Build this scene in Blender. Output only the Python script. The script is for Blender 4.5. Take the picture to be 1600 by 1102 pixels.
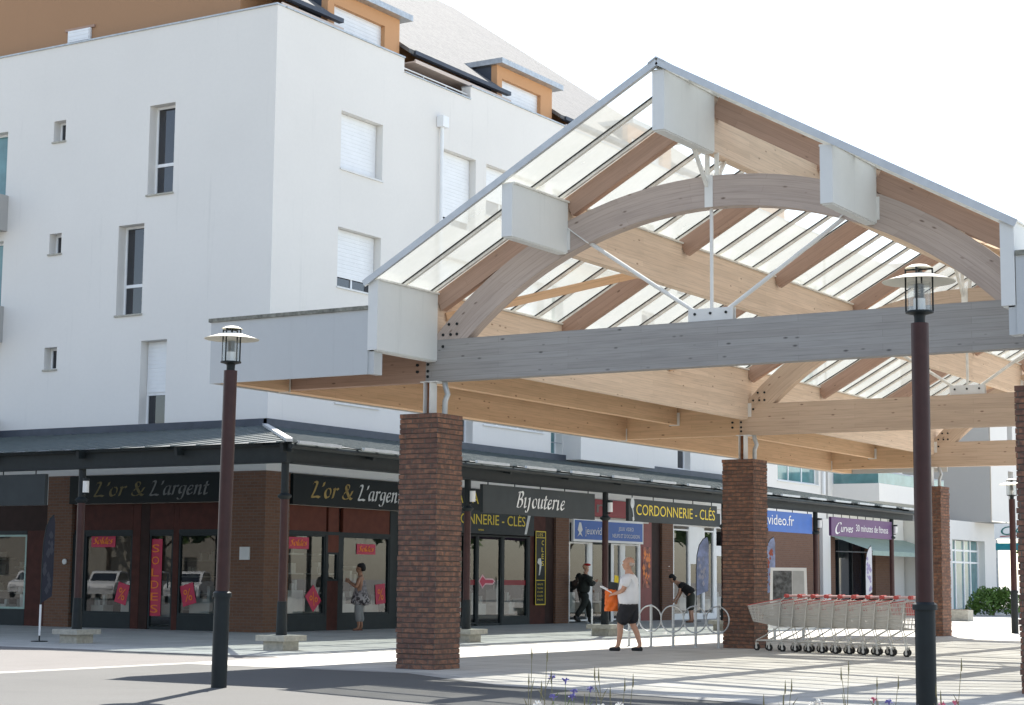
import bpy, bmesh, math, random
from mathutils import Vector, Matrix
for o in list(bpy.data.objects): bpy.data.objects.remove(o)
random.seed(7)
scene = bpy.context.scene
COL = scene.collection
R = math.radians
# ---------------------------------------------------------------- camera
cam = bpy.data.cameras.new('camera'); camo = bpy.data.objects.new('camera', cam); COL.objects.link(camo)
def cam_axes(y, p, r):
    y, p, r = R(y), R(p), R(r)
    f = Vector((-math.sin(y)*math.cos(p), math.cos(y)*math.cos(p), math.sin(p)))
    rt = Vector((math.cos(y), math.sin(y), 0)); up = rt.cross(f)
    return rt*math.cos(r)+up*math.sin(r), -rt*math.sin(r)+up*math.cos(r), f
rt, up, fw = cam_axes(31.5150511, 7.00710095, .532827730)
M = Matrix((rt, up, -fw)).transposed().to_4x4(); M.translation = (15.0110348, -22.2492949, 1.29149807)
camo.matrix_world = M
cam.sensor_fit = 'HORIZONTAL'; cam.sensor_width = 36; cam.lens = 2878.926/1600*36
cam.clip_start = .1; cam.clip_end = 3000
scene.camera = camo
# ---------------------------------------------------------------- world, sun, exposure
SUN_EL, SUN_AZ = 53.0, -23.5          # azimuth from +Y towards +X
sd = Vector((math.sin(R(SUN_AZ))*math.cos(R(SUN_EL)), math.cos(R(SUN_AZ))*math.cos(R(SUN_EL)), math.sin(R(SUN_EL))))
w = bpy.data.worlds.new('World'); scene.world = w; w.use_nodes = True
nt = w.node_tree; bg = nt.nodes['Background']
sky = nt.nodes.new('ShaderNodeTexSky'); sky.sky_type = 'NISHITA'; sky.sun_disc = False
sky.sun_elevation = R(SUN_EL); sky.sun_rotation = R(SUN_AZ); sky.air_density = 1.0; sky.dust_density = .6; sky.ozone_density = 1.0
hs = nt.nodes.new('ShaderNodeHueSaturation'); hs.inputs['Saturation'].default_value = .72
nt.links.new(sky.outputs[0], hs.inputs['Color']); nt.links.new(hs.outputs[0], bg.inputs[0]); bg.inputs[1].default_value = .11
sl = bpy.data.lights.new('sun', 'SUN'); sl.energy = 4.6; sl.angle = R(.5); sl.color = (1, .95, .87)
so = bpy.data.objects.new('sun', sl); COL.objects.link(so); so.rotation_euler = sd.to_track_quat('Z', 'Y').to_euler()
scene.view_settings.view_transform = 'Standard'; scene.view_settings.look = 'None'
scene.view_settings.exposure = 1.5; scene.view_settings.gamma = 1
scene.render.engine = 'CYCLES'
scene.cycles.max_bounces = 8; scene.cycles.transparent_max_bounces = 24; scene.cycles.transmission_bounces = 6
# ---------------------------------------------------------------- materials
def nmat(name):
    m = bpy.data.materials.new(name); m.use_nodes = True
    return m, m.node_tree, m.node_tree.nodes['Principled BSDF']
def link(t, a, b): t.links.new(a, b)
def coords(t, scale=(1,1,1), kind='Object'):
    tc = t.nodes.new('ShaderNodeTexCoord'); mp = t.nodes.new('ShaderNodeMapping'); mp.inputs['Scale'].default_value = scale
    link(t, tc.outputs[kind], mp.inputs[0]); return mp.outputs[0]
def noise(t, vec, scale, detail=4, rough=.55):
    n = t.nodes.new('ShaderNodeTexNoise'); n.inputs['Scale'].default_value = scale; n.inputs['Detail'].default_value = detail
    n.inputs['Roughness'].default_value = rough; link(t, vec, n.inputs['Vector']); return n.outputs['Fac']
def ramp(t, fac, stops):
    r = t.nodes.new('ShaderNodeValToRGB'); e = r.color_ramp.elements
    while len(e) < len(stops): e.new(.5)
    for k, (p, c) in enumerate(stops): e[k].position = p; e[k].color = (c[0], c[1], c[2], 1)
    link(t, fac, r.inputs[0]); return r.outputs[0]
def mixc(t, fac, a, b, mode='MIX'):
    m = t.nodes.new('ShaderNodeMix'); m.data_type = 'RGBA'; m.blend_type = mode
    for s, v in ((m.inputs[0], fac), (m.inputs[6], a), (m.inputs[7], b)):
        if hasattr(v, 'links'): link(t, v, s)
        elif isinstance(v, (int, float)): s.default_value = v
        else: s.default_value = (v[0], v[1], v[2], 1)
    return m.outputs[2]
def bumpit(t, p, h, strength=.3, dist=.01):
    b = t.nodes.new('ShaderNodeBump'); b.inputs['Strength'].default_value = strength; b.inputs['Distance'].default_value = dist
    link(t, h, b.inputs['Height']); link(t, b.outputs[0], p.inputs['Normal'])
MATS = {}
def plain(name, col, rough=.6, metal=0, var=.12, scale=3.0, bump=0, spec=.4, stretch=(1,1,1), alpha=None):
    if name in MATS: return MATS[name]
    m, t, p = nmat(name); v = coords(t, stretch); n = noise(t, v, scale)
    lo = [c*(1-var) for c in col]; hi = [min(1, c*(1+var)) for c in col]
    c = ramp(t, n, [(.3, lo), (.7, hi)]); link(t, c, p.inputs['Base Color'])
    p.inputs['Roughness'].default_value = rough; p.inputs['Metallic'].default_value = metal
    p.inputs['Specular IOR Level'].default_value = spec
    if bump: bumpit(t, p, noise(t, v, scale*12), bump)
    MATS[name] = m; return m
def render_mat(name, col, dirt=(.42,.42,.39), amt=.34):
    m, t, p = nmat(name); v = coords(t)
    big = noise(t, v, .35, 3); fine = noise(t, v, 9, 5)
    base = ramp(t, big, [(.3, [c*.955 for c in col]), (.7, col)])
    base = mixc(t, ramp(t, fine, [(.3, (0,0,0)), (.8, (.14,.14,.14))]), base, [c*.8 for c in col])
    vs = coords(t, (2.2, 2.2, .13)); st = ramp(t, noise(t, vs, 1.3, 6, .7), [(.6, (0,0,0)), (.85, (amt,amt,amt))])
    base = mixc(t, st, base, dirt); link(t, base, p.inputs['Base Color']); p.inputs['Roughness'].default_value = .85
    p.inputs['Specular IOR Level'].default_value = .2
    bumpit(t, p, noise(t, v, 60, 4), .25, .006); MATS[name] = m; return m
WHITE = render_mat('white_render', (.79, .765, .72))
SHADED_ORANGE = render_mat('shaded_orange_render', (.40, .235, .135), (.2,.13,.09), .15)  # attic orange again, with the gable's shade put into the colour
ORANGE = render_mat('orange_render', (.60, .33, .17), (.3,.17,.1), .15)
GREYR = render_mat('grey_render', (.43, .42, .40))
def boxuv(t):
    g = t.nodes.new('ShaderNodeNewGeometry'); tc = t.nodes.new('ShaderNodeTexCoord')
    sn = t.nodes.new('ShaderNodeSeparateXYZ'); link(t, g.outputs['True Normal'], sn.inputs[0])
    sp = t.nodes.new('ShaderNodeSeparateXYZ'); link(t, tc.outputs['Object'], sp.inputs[0])
    ab = t.nodes.new('ShaderNodeMath'); ab.operation = 'ABSOLUTE'; link(t, sn.outputs[0], ab.inputs[0])
    gt = t.nodes.new('ShaderNodeMath'); gt.operation = 'GREATER_THAN'; gt.inputs[1].default_value = .5; link(t, ab.outputs[0], gt.inputs[0])
    mx = t.nodes.new('ShaderNodeMix'); link(t, gt.outputs[0], mx.inputs[0]); link(t, sp.outputs[0], mx.inputs[2]); link(t, sp.outputs[1], mx.inputs[3])
    cb = t.nodes.new('ShaderNodeCombineXYZ'); link(t, mx.outputs[0], cb.inputs[0]); link(t, sp.outputs[2], cb.inputs[1])
    return cb.outputs[0]
def brick_mat(name, c1, c2, c3, mortar, scale=1.0, bw=.22, bh=.0731, ms=.009):
    m, t, p = nmat(name); v = boxuv(t)
    b = t.nodes.new('ShaderNodeTexBrick'); link(t, v, b.inputs['Vector']); b.inputs['Scale'].default_value = 1
    b.inputs['Brick Width'].default_value = bw; b.inputs['Row Height'].default_value = bh; b.inputs['Mortar Size'].default_value = ms
    b.inputs['Mortar Smooth'].default_value = .3; b.inputs['Bias'].default_value = 0
    b.inputs['Color1'].default_value = (*c1, 1); b.inputs['Color2'].default_value = (*c2, 1); b.inputs['Mortar'].default_value = (*mortar, 1)
    sc = t.nodes.new('ShaderNodeMapping'); sc.inputs['Scale'].default_value = (1/bw, 1/bh, 1); link(t, v, sc.inputs[0])
    n = noise(t, coords(t), 1.3, 3); n2 = noise(t, v, 11, 2)
    c = mixc(t, ramp(t, n2, [(.42, (0,0,0)), (.62, (.8,.8,.8))]), b.outputs['Color'], c3)
    c = mixc(t, ramp(t, noise(t, v, 45, 4), [(.3, (0,0,0)), (.75, (.5,.5,.5))]), c, [x*.45 for x in c1])
    c = mixc(t, b.outputs['Fac'], c, mortar); link(t, c, p.inputs['Base Color']); p.inputs['Roughness'].default_value = .9
    p.inputs['Specular IOR Level'].default_value = .2
    inv = t.nodes.new('ShaderNodeMath'); inv.operation = 'SUBTRACT'; inv.inputs[0].default_value = 1; link(t, b.outputs['Fac'], inv.inputs[1])
    bumpit(t, p, inv.outputs[0], .7, .012); MATS[name] = m; return m
BRICK = brick_mat('pillar_brick', (.33, .17, .11), (.18, .10, .08), (.085, .062, .06), (.15, .12, .10))
SHOPBRICK = brick_mat('shop_brick', (.25, .135, .088), (.19, .10, .068), (.22, .12, .08), (.19, .145, .115))
SLATE = brick_mat('slate', (.17, .17, .17), (.12, .125, .13), (.21, .21, .205), (.08, .08, .08), 1, .28, .2, .006)
SLATE.node_tree.nodes['Principled BSDF'].inputs['Roughness'].default_value = .85
SLATE.node_tree.nodes['Principled BSDF'].inputs['Specular IOR Level'].default_value = .12
def wood(name, col, dark, knots=.9):
    m, t, p = nmat(name)
    uv = coords(t, (1,1,1), 'UV'); gr = coords(t, (.7, 16, 1), 'UV')
    a = noise(t, gr, 2.2, 6, .6); c = ramp(t, a, [(.25, [x*.8 for x in col]), (.5, col), (.8, [min(1, x*1.12) for x in col])])
    b = t.nodes.new('ShaderNodeTexBrick'); link(t, coords(t, (1,1,1), 'UV'), b.inputs['Vector']); b.inputs['Scale'].default_value = 1
    b.inputs['Brick Width'].default_value = 2.3; b.inputs['Row Height'].default_value = .09; b.inputs['Mortar Size'].default_value = .0022
    b.inputs['Color1'].default_value = (1,1,1,1); b.inputs['Color2'].default_value = (.86,.84,.82,1); b.inputs['Mortar'].default_value = (.62,.6,.58,1)
    c = mixc(t, .75, c, b.outputs['Color'], 'MULTIPLY')
    vo = t.nodes.new('ShaderNodeTexVoronoi'); vo.inputs['Scale'].default_value = 4.2; link(t, coords(t, (.8, 2.0, 1), 'UV'), vo.inputs['Vector'])
    kn = ramp(t, vo.outputs['Distance'], [(.06, (knots,)*3), (.15, (0,0,0))])
    kr = ramp(t, vo.outputs['Color'], [(.38, (0,0,0)), (.46, (1,1,1))])
    kk = mixc(t, 1.0, kn, kr, 'MULTIPLY'); c = mixc(t, kk, c, dark)
    s = ramp(t, noise(t, coords(t, (.5, 3, 1), 'UV'), 1.3, 4), [(.5, (0,0,0)), (.8, (.4,.4,.4))]); c = mixc(t, s, c, [x*.7 for x in col])
    link(t, c, p.inputs['Base Color']); p.inputs['Roughness'].default_value = .75; p.inputs['Specular IOR Level'].default_value = .25
    bumpit(t, p, a, .2, .004); MATS[name] = m; return m
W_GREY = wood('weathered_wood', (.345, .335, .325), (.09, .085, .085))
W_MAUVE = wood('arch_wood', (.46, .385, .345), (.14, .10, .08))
W_WARM = wood('warm_wood', (.66, .45, .285), (.20, .10, .055))
W_PALE = wood('pale_wood', (.72, .58, .455), (.25, .16, .11))
W_TAN = wood('tan_wood', (.56, .43, .325), (.18, .11, .075))
W_BROWN = wood('rafter_wood', (.41, .275, .21), (.14, .085, .06))
STEELW = plain('white_steel', (.72,.72,.70), .5, 0, .06)
GALV = plain('galvanised', (.45,.47,.48), .45, .7, .15, 8)
ALU = plain('aluminium', (.50,.52,.53), .45, .4, .08, 6)
ALUC = plain('cream_trim', (.74,.725,.67), .6, 0, .15, 8)
CLAD = render_mat('cladding', (.72,.73,.71), (.36,.38,.36), .35)
FASC = render_mat('fascia_panel', (.52,.54,.545), (.28,.30,.29), .45)
COPING = plain('mossy_coping', (.20,.20,.17), .8, .0, .5, 12)
RUST = plain('rusty_steel', (.30,.12,.05), .8, .2, .4, 15)
DARKST = plain('dark_steel', (.016,.021,.023), .55, .0, .15, 6, 0, .25)
MAROON = plain('maroon_paint', (.048,.019,.018), .45, 0, .15, 8, 0, .3)
PLINTH = plain('concrete', (.42,.40,.34), .9, 0, .18, 14, .3)
BLACK = plain('black_gasket', (.025,.025,.025), .5)
PVC = plain('white_pvc', (.82,.83,.83), .35, 0, .03)
ZINC = plain('dark_zinc', (.055,.065,.085), .5, .2, .15, 4)
SOFFIT = plain('soffit', (.62,.52,.45), .7, 0, .04)
TERR = plain('terrace', (.4,.4,.38), .9)
def facing(t, r0, r1, pw=4):
    lw = t.nodes.new('ShaderNodeLayerWeight'); lw.inputs[0].default_value = .5
    p = t.nodes.new('ShaderNodeMath'); p.operation = 'POWER'; link(t, lw.outputs['Facing'], p.inputs[0]); p.inputs[1].default_value = pw
    m = t.nodes.new('ShaderNodeMath'); m.operation = 'MULTIPLY_ADD'; link(t, p.outputs[0], m.inputs[0]); m.inputs[1].default_value = r1-r0; m.inputs[2].default_value = r0
    return m.outputs[0]
def glass_roof():
    m, t, p = nmat('frosted_roof_glass'); out = t.nodes['Material Output']
    tr = t.nodes.new('ShaderNodeBsdfTransparent'); tr.inputs[0].default_value = (.93,.945,.92,1)
    tl = t.nodes.new('ShaderNodeBsdfTranslucent'); df = t.nodes.new('ShaderNodeBsdfDiffuse'); gl = t.nodes.new('ShaderNodeBsdfGlossy')
    n = noise(t, coords(t), .8, 5); c = ramp(t, n, [(.3, (.34,.345,.315)), (.7, (.39,.395,.375))])
    link(t, c, tl.inputs[0]); link(t, c, df.inputs[0]); gl.inputs['Roughness'].default_value = .12
    a = t.nodes.new('ShaderNodeMixShader'); a.inputs[0].default_value = .3; link(t, tl.outputs[0], a.inputs[1]); link(t, df.outputs[0], a.inputs[2])
    b = t.nodes.new('ShaderNodeMixShader')
    d2 = ramp(t, noise(t, coords(t), 2.2, 6), [(.3, (.48,)*3), (.75, (.62,)*3)])
    link(t, d2, b.inputs[0]); link(t, tr.outputs[0], b.inputs[1]); link(t, a.outputs[0], b.inputs[2])
    e = t.nodes.new('ShaderNodeMixShader'); link(t, facing(t, .03, .25), e.inputs[0]); link(t, b.outputs[0], e.inputs[1]); link(t, gl.outputs[0], e.inputs[2])
    link(t, e.outputs[0], out.inputs[0]); return m
ROOFGLASS = glass_roof()
def tinted(name, tint, dif, dfac, rough=.03, r0=.06, r1=.7):
    m, t, p = nmat(name); out = t.nodes['Material Output']
    tr = t.nodes.new('ShaderNodeBsdfTransparent'); tr.inputs[0].default_value = (*tint, 1)
    df = t.nodes.new('ShaderNodeBsdfDiffuse'); df.inputs[0].default_value = (*dif, 1)
    gl = t.nodes.new('ShaderNodeBsdfGlossy'); gl.inputs['Roughness'].default_value = rough
    b = t.nodes.new('ShaderNodeMixShader'); b.inputs[0].default_value = dfac; link(t, tr.outputs[0], b.inputs[1]); link(t, df.outputs[0], b.inputs[2])
    e = t.nodes.new('ShaderNodeMixShader'); link(t, facing(t, r0, r1), e.inputs[0]); link(t, b.outputs[0], e.inputs[1]); link(t, gl.outputs[0], e.inputs[2])
    link(t, e.outputs[0], out.inputs[0]); return m
SHOPGLASS = tinted('shop_glass', (.72,.76,.75), (.1,.12,.12), .06, .01, .075, .75)
CLEARGLASS = tinted('clear_glass', (.9,.92,.92), (.6,.6,.6), .08, .02, .05, .6)
AWNGLASS = tinted('awning_glass', (.50,.56,.56), (.44,.46,.46), .34, .25, .03, .15)
PANE = plain('dark_pane', (.014,.017,.024), .04, 0, .3, 2, 0, 1.0)
TEALPANE = plain('teal_pane', (.10,.22,.23), .08, 0, .2, 2, 0, .8)
def flat(name, col, rough=.55): return plain(name, col, rough, 0, .06, 9)
# ---------------------------------------------------------------- mesh helpers
class MB:
    def __init__(s): s.v = []; s.f = []; s.uv = []
    def quad(s, *p, uv=None):
        b = len(s.v); s.v += [tuple(q) for q in p]; s.f.append(tuple(range(b, b+len(p)))); s.uv.append(uv or [(q[0]+q[1], q[2]) for q in p]); return s
    def box(s, x0, x1, y0, y1, z0, z1):
        c = [(x, y, z) for z in (z0, z1) for y in (y0, y1) for x in (x0, x1)]
        L = max(range(3), key=lambda k: (abs(x1-x0), abs(y1-y0), abs(z1-z0))[k])
        for f in ((0,2,3,1), (4,5,7,6), (0,1,5,4), (2,6,7,3), (0,4,6,2), (1,3,7,5)):
            P = [c[k] for k in f]; ax = [k for k in range(3) if len({q[k] for q in P}) > 1]
            if L in ax: v = [k for k in ax if k != L][0]; uv = [(q[L], q[v]+.37*k0(v)) for q in P]
            else: uv = [(q[ax[0]]*.3, q[ax[1]]) for q in P]
            s.quad(*P, uv=uv)
        return s
    def beam(s, a, b, w, h, upv=(0,0,1)):
        a, b = Vector(a), Vector(b); d = (b-a); L = d.length; d.normalize(); u = Vector(upv); r = d.cross(u)
        if r.length < 1e-4: r = d.cross(Vector((1,0,0)))
        r.normalize(); u = r.cross(d); r *= w/2; u *= h/2
        q = [(-1,-1), (1,-1), (1,1), (-1,1)]; A = [a+r*i+u*j for i, j in q]; B = [b+r*i+u*j for i, j in q]; o = random.random()*9
        for k in range(4):
            n = (k+1) % 4; wd = w if k % 2 == 0 else h
            s.quad(A[k], A[n], B[n], B[k], uv=[(o, o+k*.3), (o, o+k*.3+wd), (o+L, o+k*.3+wd), (o+L, o+k*.3)])
        s.quad(*A[::-1], uv=[(0,0), (.1,0), (.1,h), (0,h)]); s.quad(*B, uv=[(0,0), (.1,0), (.1,h), (0,h)]); return s
    def tube(s, pts, r, n=8, caps=True):
        pts = [Vector(p) for p in pts]; rs = r if isinstance(r, (list, tuple)) else [r]*len(pts); rings = []
        u = None
        for k, p in enumerate(pts):
            d = (pts[min(k+1, len(pts)-1)]-pts[max(k-1, 0)]).normalized()
            if u is None: u = d.orthogonal().normalized()
            u = (u-d*u.dot(d)).normalized(); v = d.cross(u); b = len(s.v)
            s.v += [tuple(p+(u*math.cos(2*math.pi*i/n)+v*math.sin(2*math.pi*i/n))*rs[k]) for i in range(n)]; rings.append(b)
        for k in range(len(rings)-1):
            for i in range(n):
                j = (i+1) % n; s.f.append((rings[k]+i, rings[k]+j, rings[k+1]+j, rings[k+1]+i)); s.uv.append([(0,0)]*4)
        if caps:
            s.f.append(tuple(range(rings[0], rings[0]+n))[::-1]); s.uv.append([(0,0)]*n)
            s.f.append(tuple(range(rings[-1], rings[-1]+n))); s.uv.append([(0,0)]*n)
        return s
    def lathe(s, prof, c=(0,0,0), n=24):
        rings = []
        for r, z in prof:
            b = len(s.v); s.v += [(c[0]+r*math.cos(2*math.pi*i/n), c[1]+r*math.sin(2*math.pi*i/n), c[2]+z) for i in range(n)]; rings.append(b)
        for k in range(len(rings)-1):
            for i in range(n):
                j = (i+1) % n; s.f.append((rings[k]+i, rings[k]+j, rings[k+1]+j, rings[k+1]+i)); s.uv.append([(0,0)]*4)
        return s
    def prism(s, poly, o, a, b, t):      # poly in plane (o,a,b), thickness vector t
        o, a, b, t = Vector(o), Vector(a), Vector(b), Vector(t); P = [o+a*x+b*y for x, y in poly]; n = len(P)
        s.quad(*P, uv=list(poly)); s.quad(*[p+t for p in P][::-1], uv=list(poly)[::-1])
        for k in range(n): j = (k+1) % n; s.quad(P[k], P[k]+t, P[j]+t, P[j])
        return s
    def build(s, name, mat, parent=None, smooth=False):
        me = bpy.data.meshes.new(name); base = parent_origin(parent)
        me.from_pydata([(x-base[0], y-base[1], z-base[2]) for x, y, z in s.v], [], s.f)
        ul = me.uv_layers.new(name='UVMap'); k = 0
        flatuv = [q for f in s.uv for q in f]
        for l, q in zip(ul.data, flatuv): l.uv = q
        bm = bmesh.new(); bm.from_mesh(me); bmesh.ops.recalc_face_normals(bm, faces=bm.faces); bm.to_mesh(me); bm.free()
        if smooth:
            for p in me.polygons: p.use_smooth = True
            try: me.set_sharp_from_angle(angle=R(38))
            except Exception: pass
        me.materials.append(mat); o = bpy.data.objects.new(name, me); COL.objects.link(o)
        if parent: o.parent = parent
        return o
def k0(v): return v
def parent_origin(p):
    x = Vector((0,0,0))
    while p: x = x+p.location; p = p.parent
    return x
def tag(o, label=None, cat=None, group=None, kind=None):
    if label: o['label'] = label
    if cat: o['category'] = cat
    if group: o['group'] = group
    if kind: o['kind'] = kind
    return o
def thing(name, label, cat, loc=(0,0,0), group=None):
    o = bpy.data.objects.new(name, None); o.empty_display_size = .2; COL.objects.link(o); o.location = loc
    return tag(o, label, cat, group)
def dup(root, loc, rotz=None, label=None):
    r = root.copy(); COL.objects.link(r); r.location = loc
    if rotz is not None: r.rotation_euler = (0,0,rotz)
    if label: r['label'] = label
    for ch in list(root.children):
        c = ch.copy(); COL.objects.link(c); c.parent = r
        for g in list(ch.children):
            d = g.copy(); COL.objects.link(d); d.parent = c
    return r
def solid(name, mat, b, parent=None): return MB().box(*b).build(name, mat, parent)
def bevel(o, w=.006, seg=2):
    m = o.modifiers.new('bevel', 'BEVEL'); m.width = w; m.segments = seg; m.limit_method = 'ANGLE'; return o
# flat facade frames: F(s,z,d) -> point; d = distance INTO the wall (negative = towards the street)
def LF(s, z, d=0): return (s, 11.5+d, z)
def RF(s, z, d=0): return (-12.4-d, s, z)
def fbox(mb, F, s0, s1, z0, z1, d0, d1):
    a = F(s0, z0, d0); b = F(s1, z1, d1)
    return mb.box(min(a[0],b[0]), max(a[0],b[0]), min(a[1],b[1]), max(a[1],b[1]), min(a[2],b[2]), max(a[2],b[2]))
def fsolid(name, mat, F, s0, s1, z0, z1, d0, d1, parent): return fbox(MB(), F, s0, s1, z0, z1, d0, d1).build(name, mat, parent)
def wallgrid(mb, F, s0, s1, z0, z1, holes, depth=.32, outline=()):
    S = sorted({s0, s1, *[h[0] for h in holes], *[h[1] for h in holes], *[h[0] for h in outline], *[h[1] for h in outline]})
    Z = sorted({z0, z1, *[h[2] for h in holes], *[h[3] for h in holes], *[h[2] for h in outline], *[h[3] for h in outline]})
    S = [x for x in S if s0 <= x <= s1]; Z = [x for x in Z if z0 <= x <= z1]
    for a, b in zip(S, S[1:]):
        for c, d in zip(Z, Z[1:]):
            m, n = (a+b)/2, (c+d)/2
            if any(h[0] < m < h[1] and h[2] < n < h[3] for h in list(holes)+list(outline)): continue
            mb.quad(F(a,c), F(b,c), F(b,d), F(a,d))
    for a, b, c, d in holes:
        a2, b2 = max(a, s0), min(b, s1)
        mb.quad(F(a2,c), F(b2,c), F(b2,c,depth), F(a2,c,depth)); mb.quad(F(a2,d), F(b2,d), F(b2,d,depth), F(a2,d,depth))
        mb.quad(F(a2,c), F(a2,d), F(a2,d,depth), F(a2,c,depth)); mb.quad(F(b2,c), F(b2,d), F(b2,d,depth), F(b2,c,depth))
    return mb
# ---------------------------------------------------------------- lettering
def text(s, o, right, upv, height, mat, parent, width=None, name='lettering', depth=.006, shear=0, align='LEFT'):
    c = bpy.data.curves.new('t', 'FONT'); c.body = s; c.extrude = .0; c.shear = shear; c.resolution_u = 3
    ob = bpy.data.objects.new('t', c); COL.objects.link(ob)
    dg = bpy.context.evaluated_depsgraph_get(); me = bpy.data.meshes.new_from_object(ob.evaluated_get(dg))
    bpy.data.objects.remove(ob)
    xs = [v.co.x for v in me.vertices]; ys = [v.co.y for v in me.vertices]
    if not xs: return None
    x0, x1 = min(xs), max(xs); cap = .73; sy = height/cap; sx = width/(x1-x0) if width else sy
    o, right, upv = Vector(o), Vector(right).normalized(), Vector(upv).normalized(); nrm = right.cross(upv)
    base = parent_origin(parent); off = 0
    if align == 'CENTER': off = -(x1-x0)*sx/2
    mb = MB()
    P = [o+right*((v.co.x-x0)*sx+off)+upv*(v.co.y*sy) for v in me.vertices]
    for f in me.polygons: mb.quad(*[P[i]+nrm*depth for i in f.vertices])
    for e in me.edges:
        pass
    bpy.data.meshes.remove(me)
    return mb.build(name, mat, parent)
# broad-nib italic alphabet: strokes as control polylines in an em box (x height .5, cap .75)
NIB = {
 'L': (.62, [[(.12,.62),(.2,.73),(.34,.7),(.3,.5),(.2,.2),(.12,.03),(.22,.0),(.4,.03),(.56,.0),(.62,.06)]]),
 'B': (.6, [[(.08,.6),(.16,.72),(.26,.72),(.2,.4),(.12,.0)], [(.22,.7),(.45,.77),(.52,.62),(.4,.45),(.24,.4),(.45,.38),(.5,.2),(.38,.02),(.2,-.02),(.08,.03)]]),
 'o': (.44, [[(.26,.47),(.12,.4),(.06,.2),(.12,.03),(.24,.02),(.36,.15),(.38,.35),(.3,.47),(.22,.45)]]),
 'r': (.38, [[(.08,.42),(.16,.47),(.14,.25),(.09,.0)], [(.12,.25),(.22,.42),(.33,.48),(.37,.42)]]),
 'a': (.46, [[(.38,.44),(.26,.47),(.12,.38),(.06,.18),(.1,.02),(.2,.06),(.32,.26),(.4,.46)], [(.39,.46),(.33,.14),(.35,.01),(.46,.08)]]),
 'g': (.46, [[(.38,.44),(.26,.47),(.12,.38),(.08,.2),(.14,.08),(.26,.16),(.38,.44)], [(.4,.46),(.34,.1),(.26,-.18),(.1,-.24),(.0,-.16)]]),
 'e': (.4, [[(.1,.22),(.28,.28),(.35,.4),(.26,.48),(.12,.36),(.07,.16),(.14,.02),(.26,.03),(.36,.12)]]),
 'n': (.5, [[(.06,.42),(.14,.47),(.12,.25),(.07,.0)], [(.11,.22),(.24,.43),(.36,.46),(.36,.3),(.33,.06),(.37,.0),(.48,.08)]]),
 't': (.34, [[(.2,.66),(.15,.3),(.12,.06),(.18,.0),(.3,.08)], [(.04,.45),(.32,.47)]]),
 'i': (.33, [[(.06,.42),(.14,.47),(.12,.2),(.1,.03),(.16,.0),(.25,.07)], [(.18,.66),(.2,.69)]]),
 'j': (.36, [[(.06,.42),(.16,.47),(.12,.1),(.04,-.18),(-.08,-.24),(-.14,-.16)], [(.19,.66),(.21,.69)]]),
 'u': (.5, [[(.06,.42),(.14,.47),(.1,.2),(.12,.02),(.22,.05),(.36,.3)], [(.41,.47),(.36,.14),(.37,.01),(.48,.08)]]),
 "'": (.2, [[(.14,.74),(.12,.62),(.08,.54)]]),
 '&': (.72, [[(.62,.42),(.5,.16),(.3,.0),(.12,.02),(.06,.14),(.18,.32),(.38,.5),(.4,.66),(.28,.72),(.2,.6),(.3,.35),(.5,.06),(.64,.02)]]),
 ' ': (.26, []),
 'C': (.62, [[(.58,.62),(.5,.74),(.3,.68),(.12,.4),(.1,.12),(.24,-.01),(.42,.05),(.54,.2)]]),
 'v': (.4, [[(.04,.4),(.12,.47),(.16,.02),(.34,.36),(.38,.48)]]),
 's': (.34, [[(.32,.42),(.22,.48),(.12,.4),(.2,.28),(.26,.14),(.16,.0),(.03,.05)]]),
 'S': (.5, [[(.46,.64),(.34,.74),(.18,.62),(.28,.42),(.36,.2),(.22,.0),(.04,.06)]]),
 'l': (.24, [[(.2,.74),(.14,.36),(.1,.06),(.15,.0),(.24,.07)]]),
 'd': (.46, [[(.36,.44),(.24,.47),(.1,.34),(.06,.14),(.12,.02),(.24,.1),(.36,.4)], [(.46,.76),(.38,.3),(.34,.03),(.45,.07)]]),
}
def catmull(p, n=6):
    if len(p) < 3: return [Vector((*q, 0)) for q in p]
    P = [p[0]]+list(p)+[p[-1]]; out = []
    for k in range(1, len(P)-2):
        a, b, c, d = [Vector((*P[k+j], 0)) for j in (-1,0,1,2)]
        for i in range(n):
            t = i/n; out.append(.5*((2*b)+(c-a)*t+(2*a-5*b+4*c-d)*t*t+(3*b-a-3*c+d)*t**3))
    out.append(Vector((*p[-1], 0))); return out
def script(s, o, right, upv, width, em, mat, parent, name='lettering', slant=.12, nib=.052, depth=.007, track=1.0):
    tot = sum(NIB[c][0]*track for c in s); kx = width/(tot*em); o, right, upv = Vector(o), Vector(right), Vector(upv); nrm = right.cross(upv)
    x = 0; out = MB(); na = Vector((math.cos(R(38)), math.sin(R(38)), 0))*nib
    T = lambda q: o+right*((q.x+q.y*slant)*em*kx)+upv*(q.y*em)+nrm*depth
    for c in s:
        for st in NIB[c][1]:
            pts = [q+Vector((x, 0, 0)) for q in catmull(st)]
            for a, b in zip(pts, pts[1:]):
                if (b-a).length < 1e-5: continue
                d = (b-a).normalized(); th = Vector((-d.y, d.x, 0))*.014
                h = na if abs(d.cross(na.normalized()).z) > .25 else th
                out.quad(T(a-h-th), T(b-h-th), T(b+h+th), T(a+h+th))
        x += NIB[c][0]*track
    return out.build(name, mat, parent)
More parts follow.
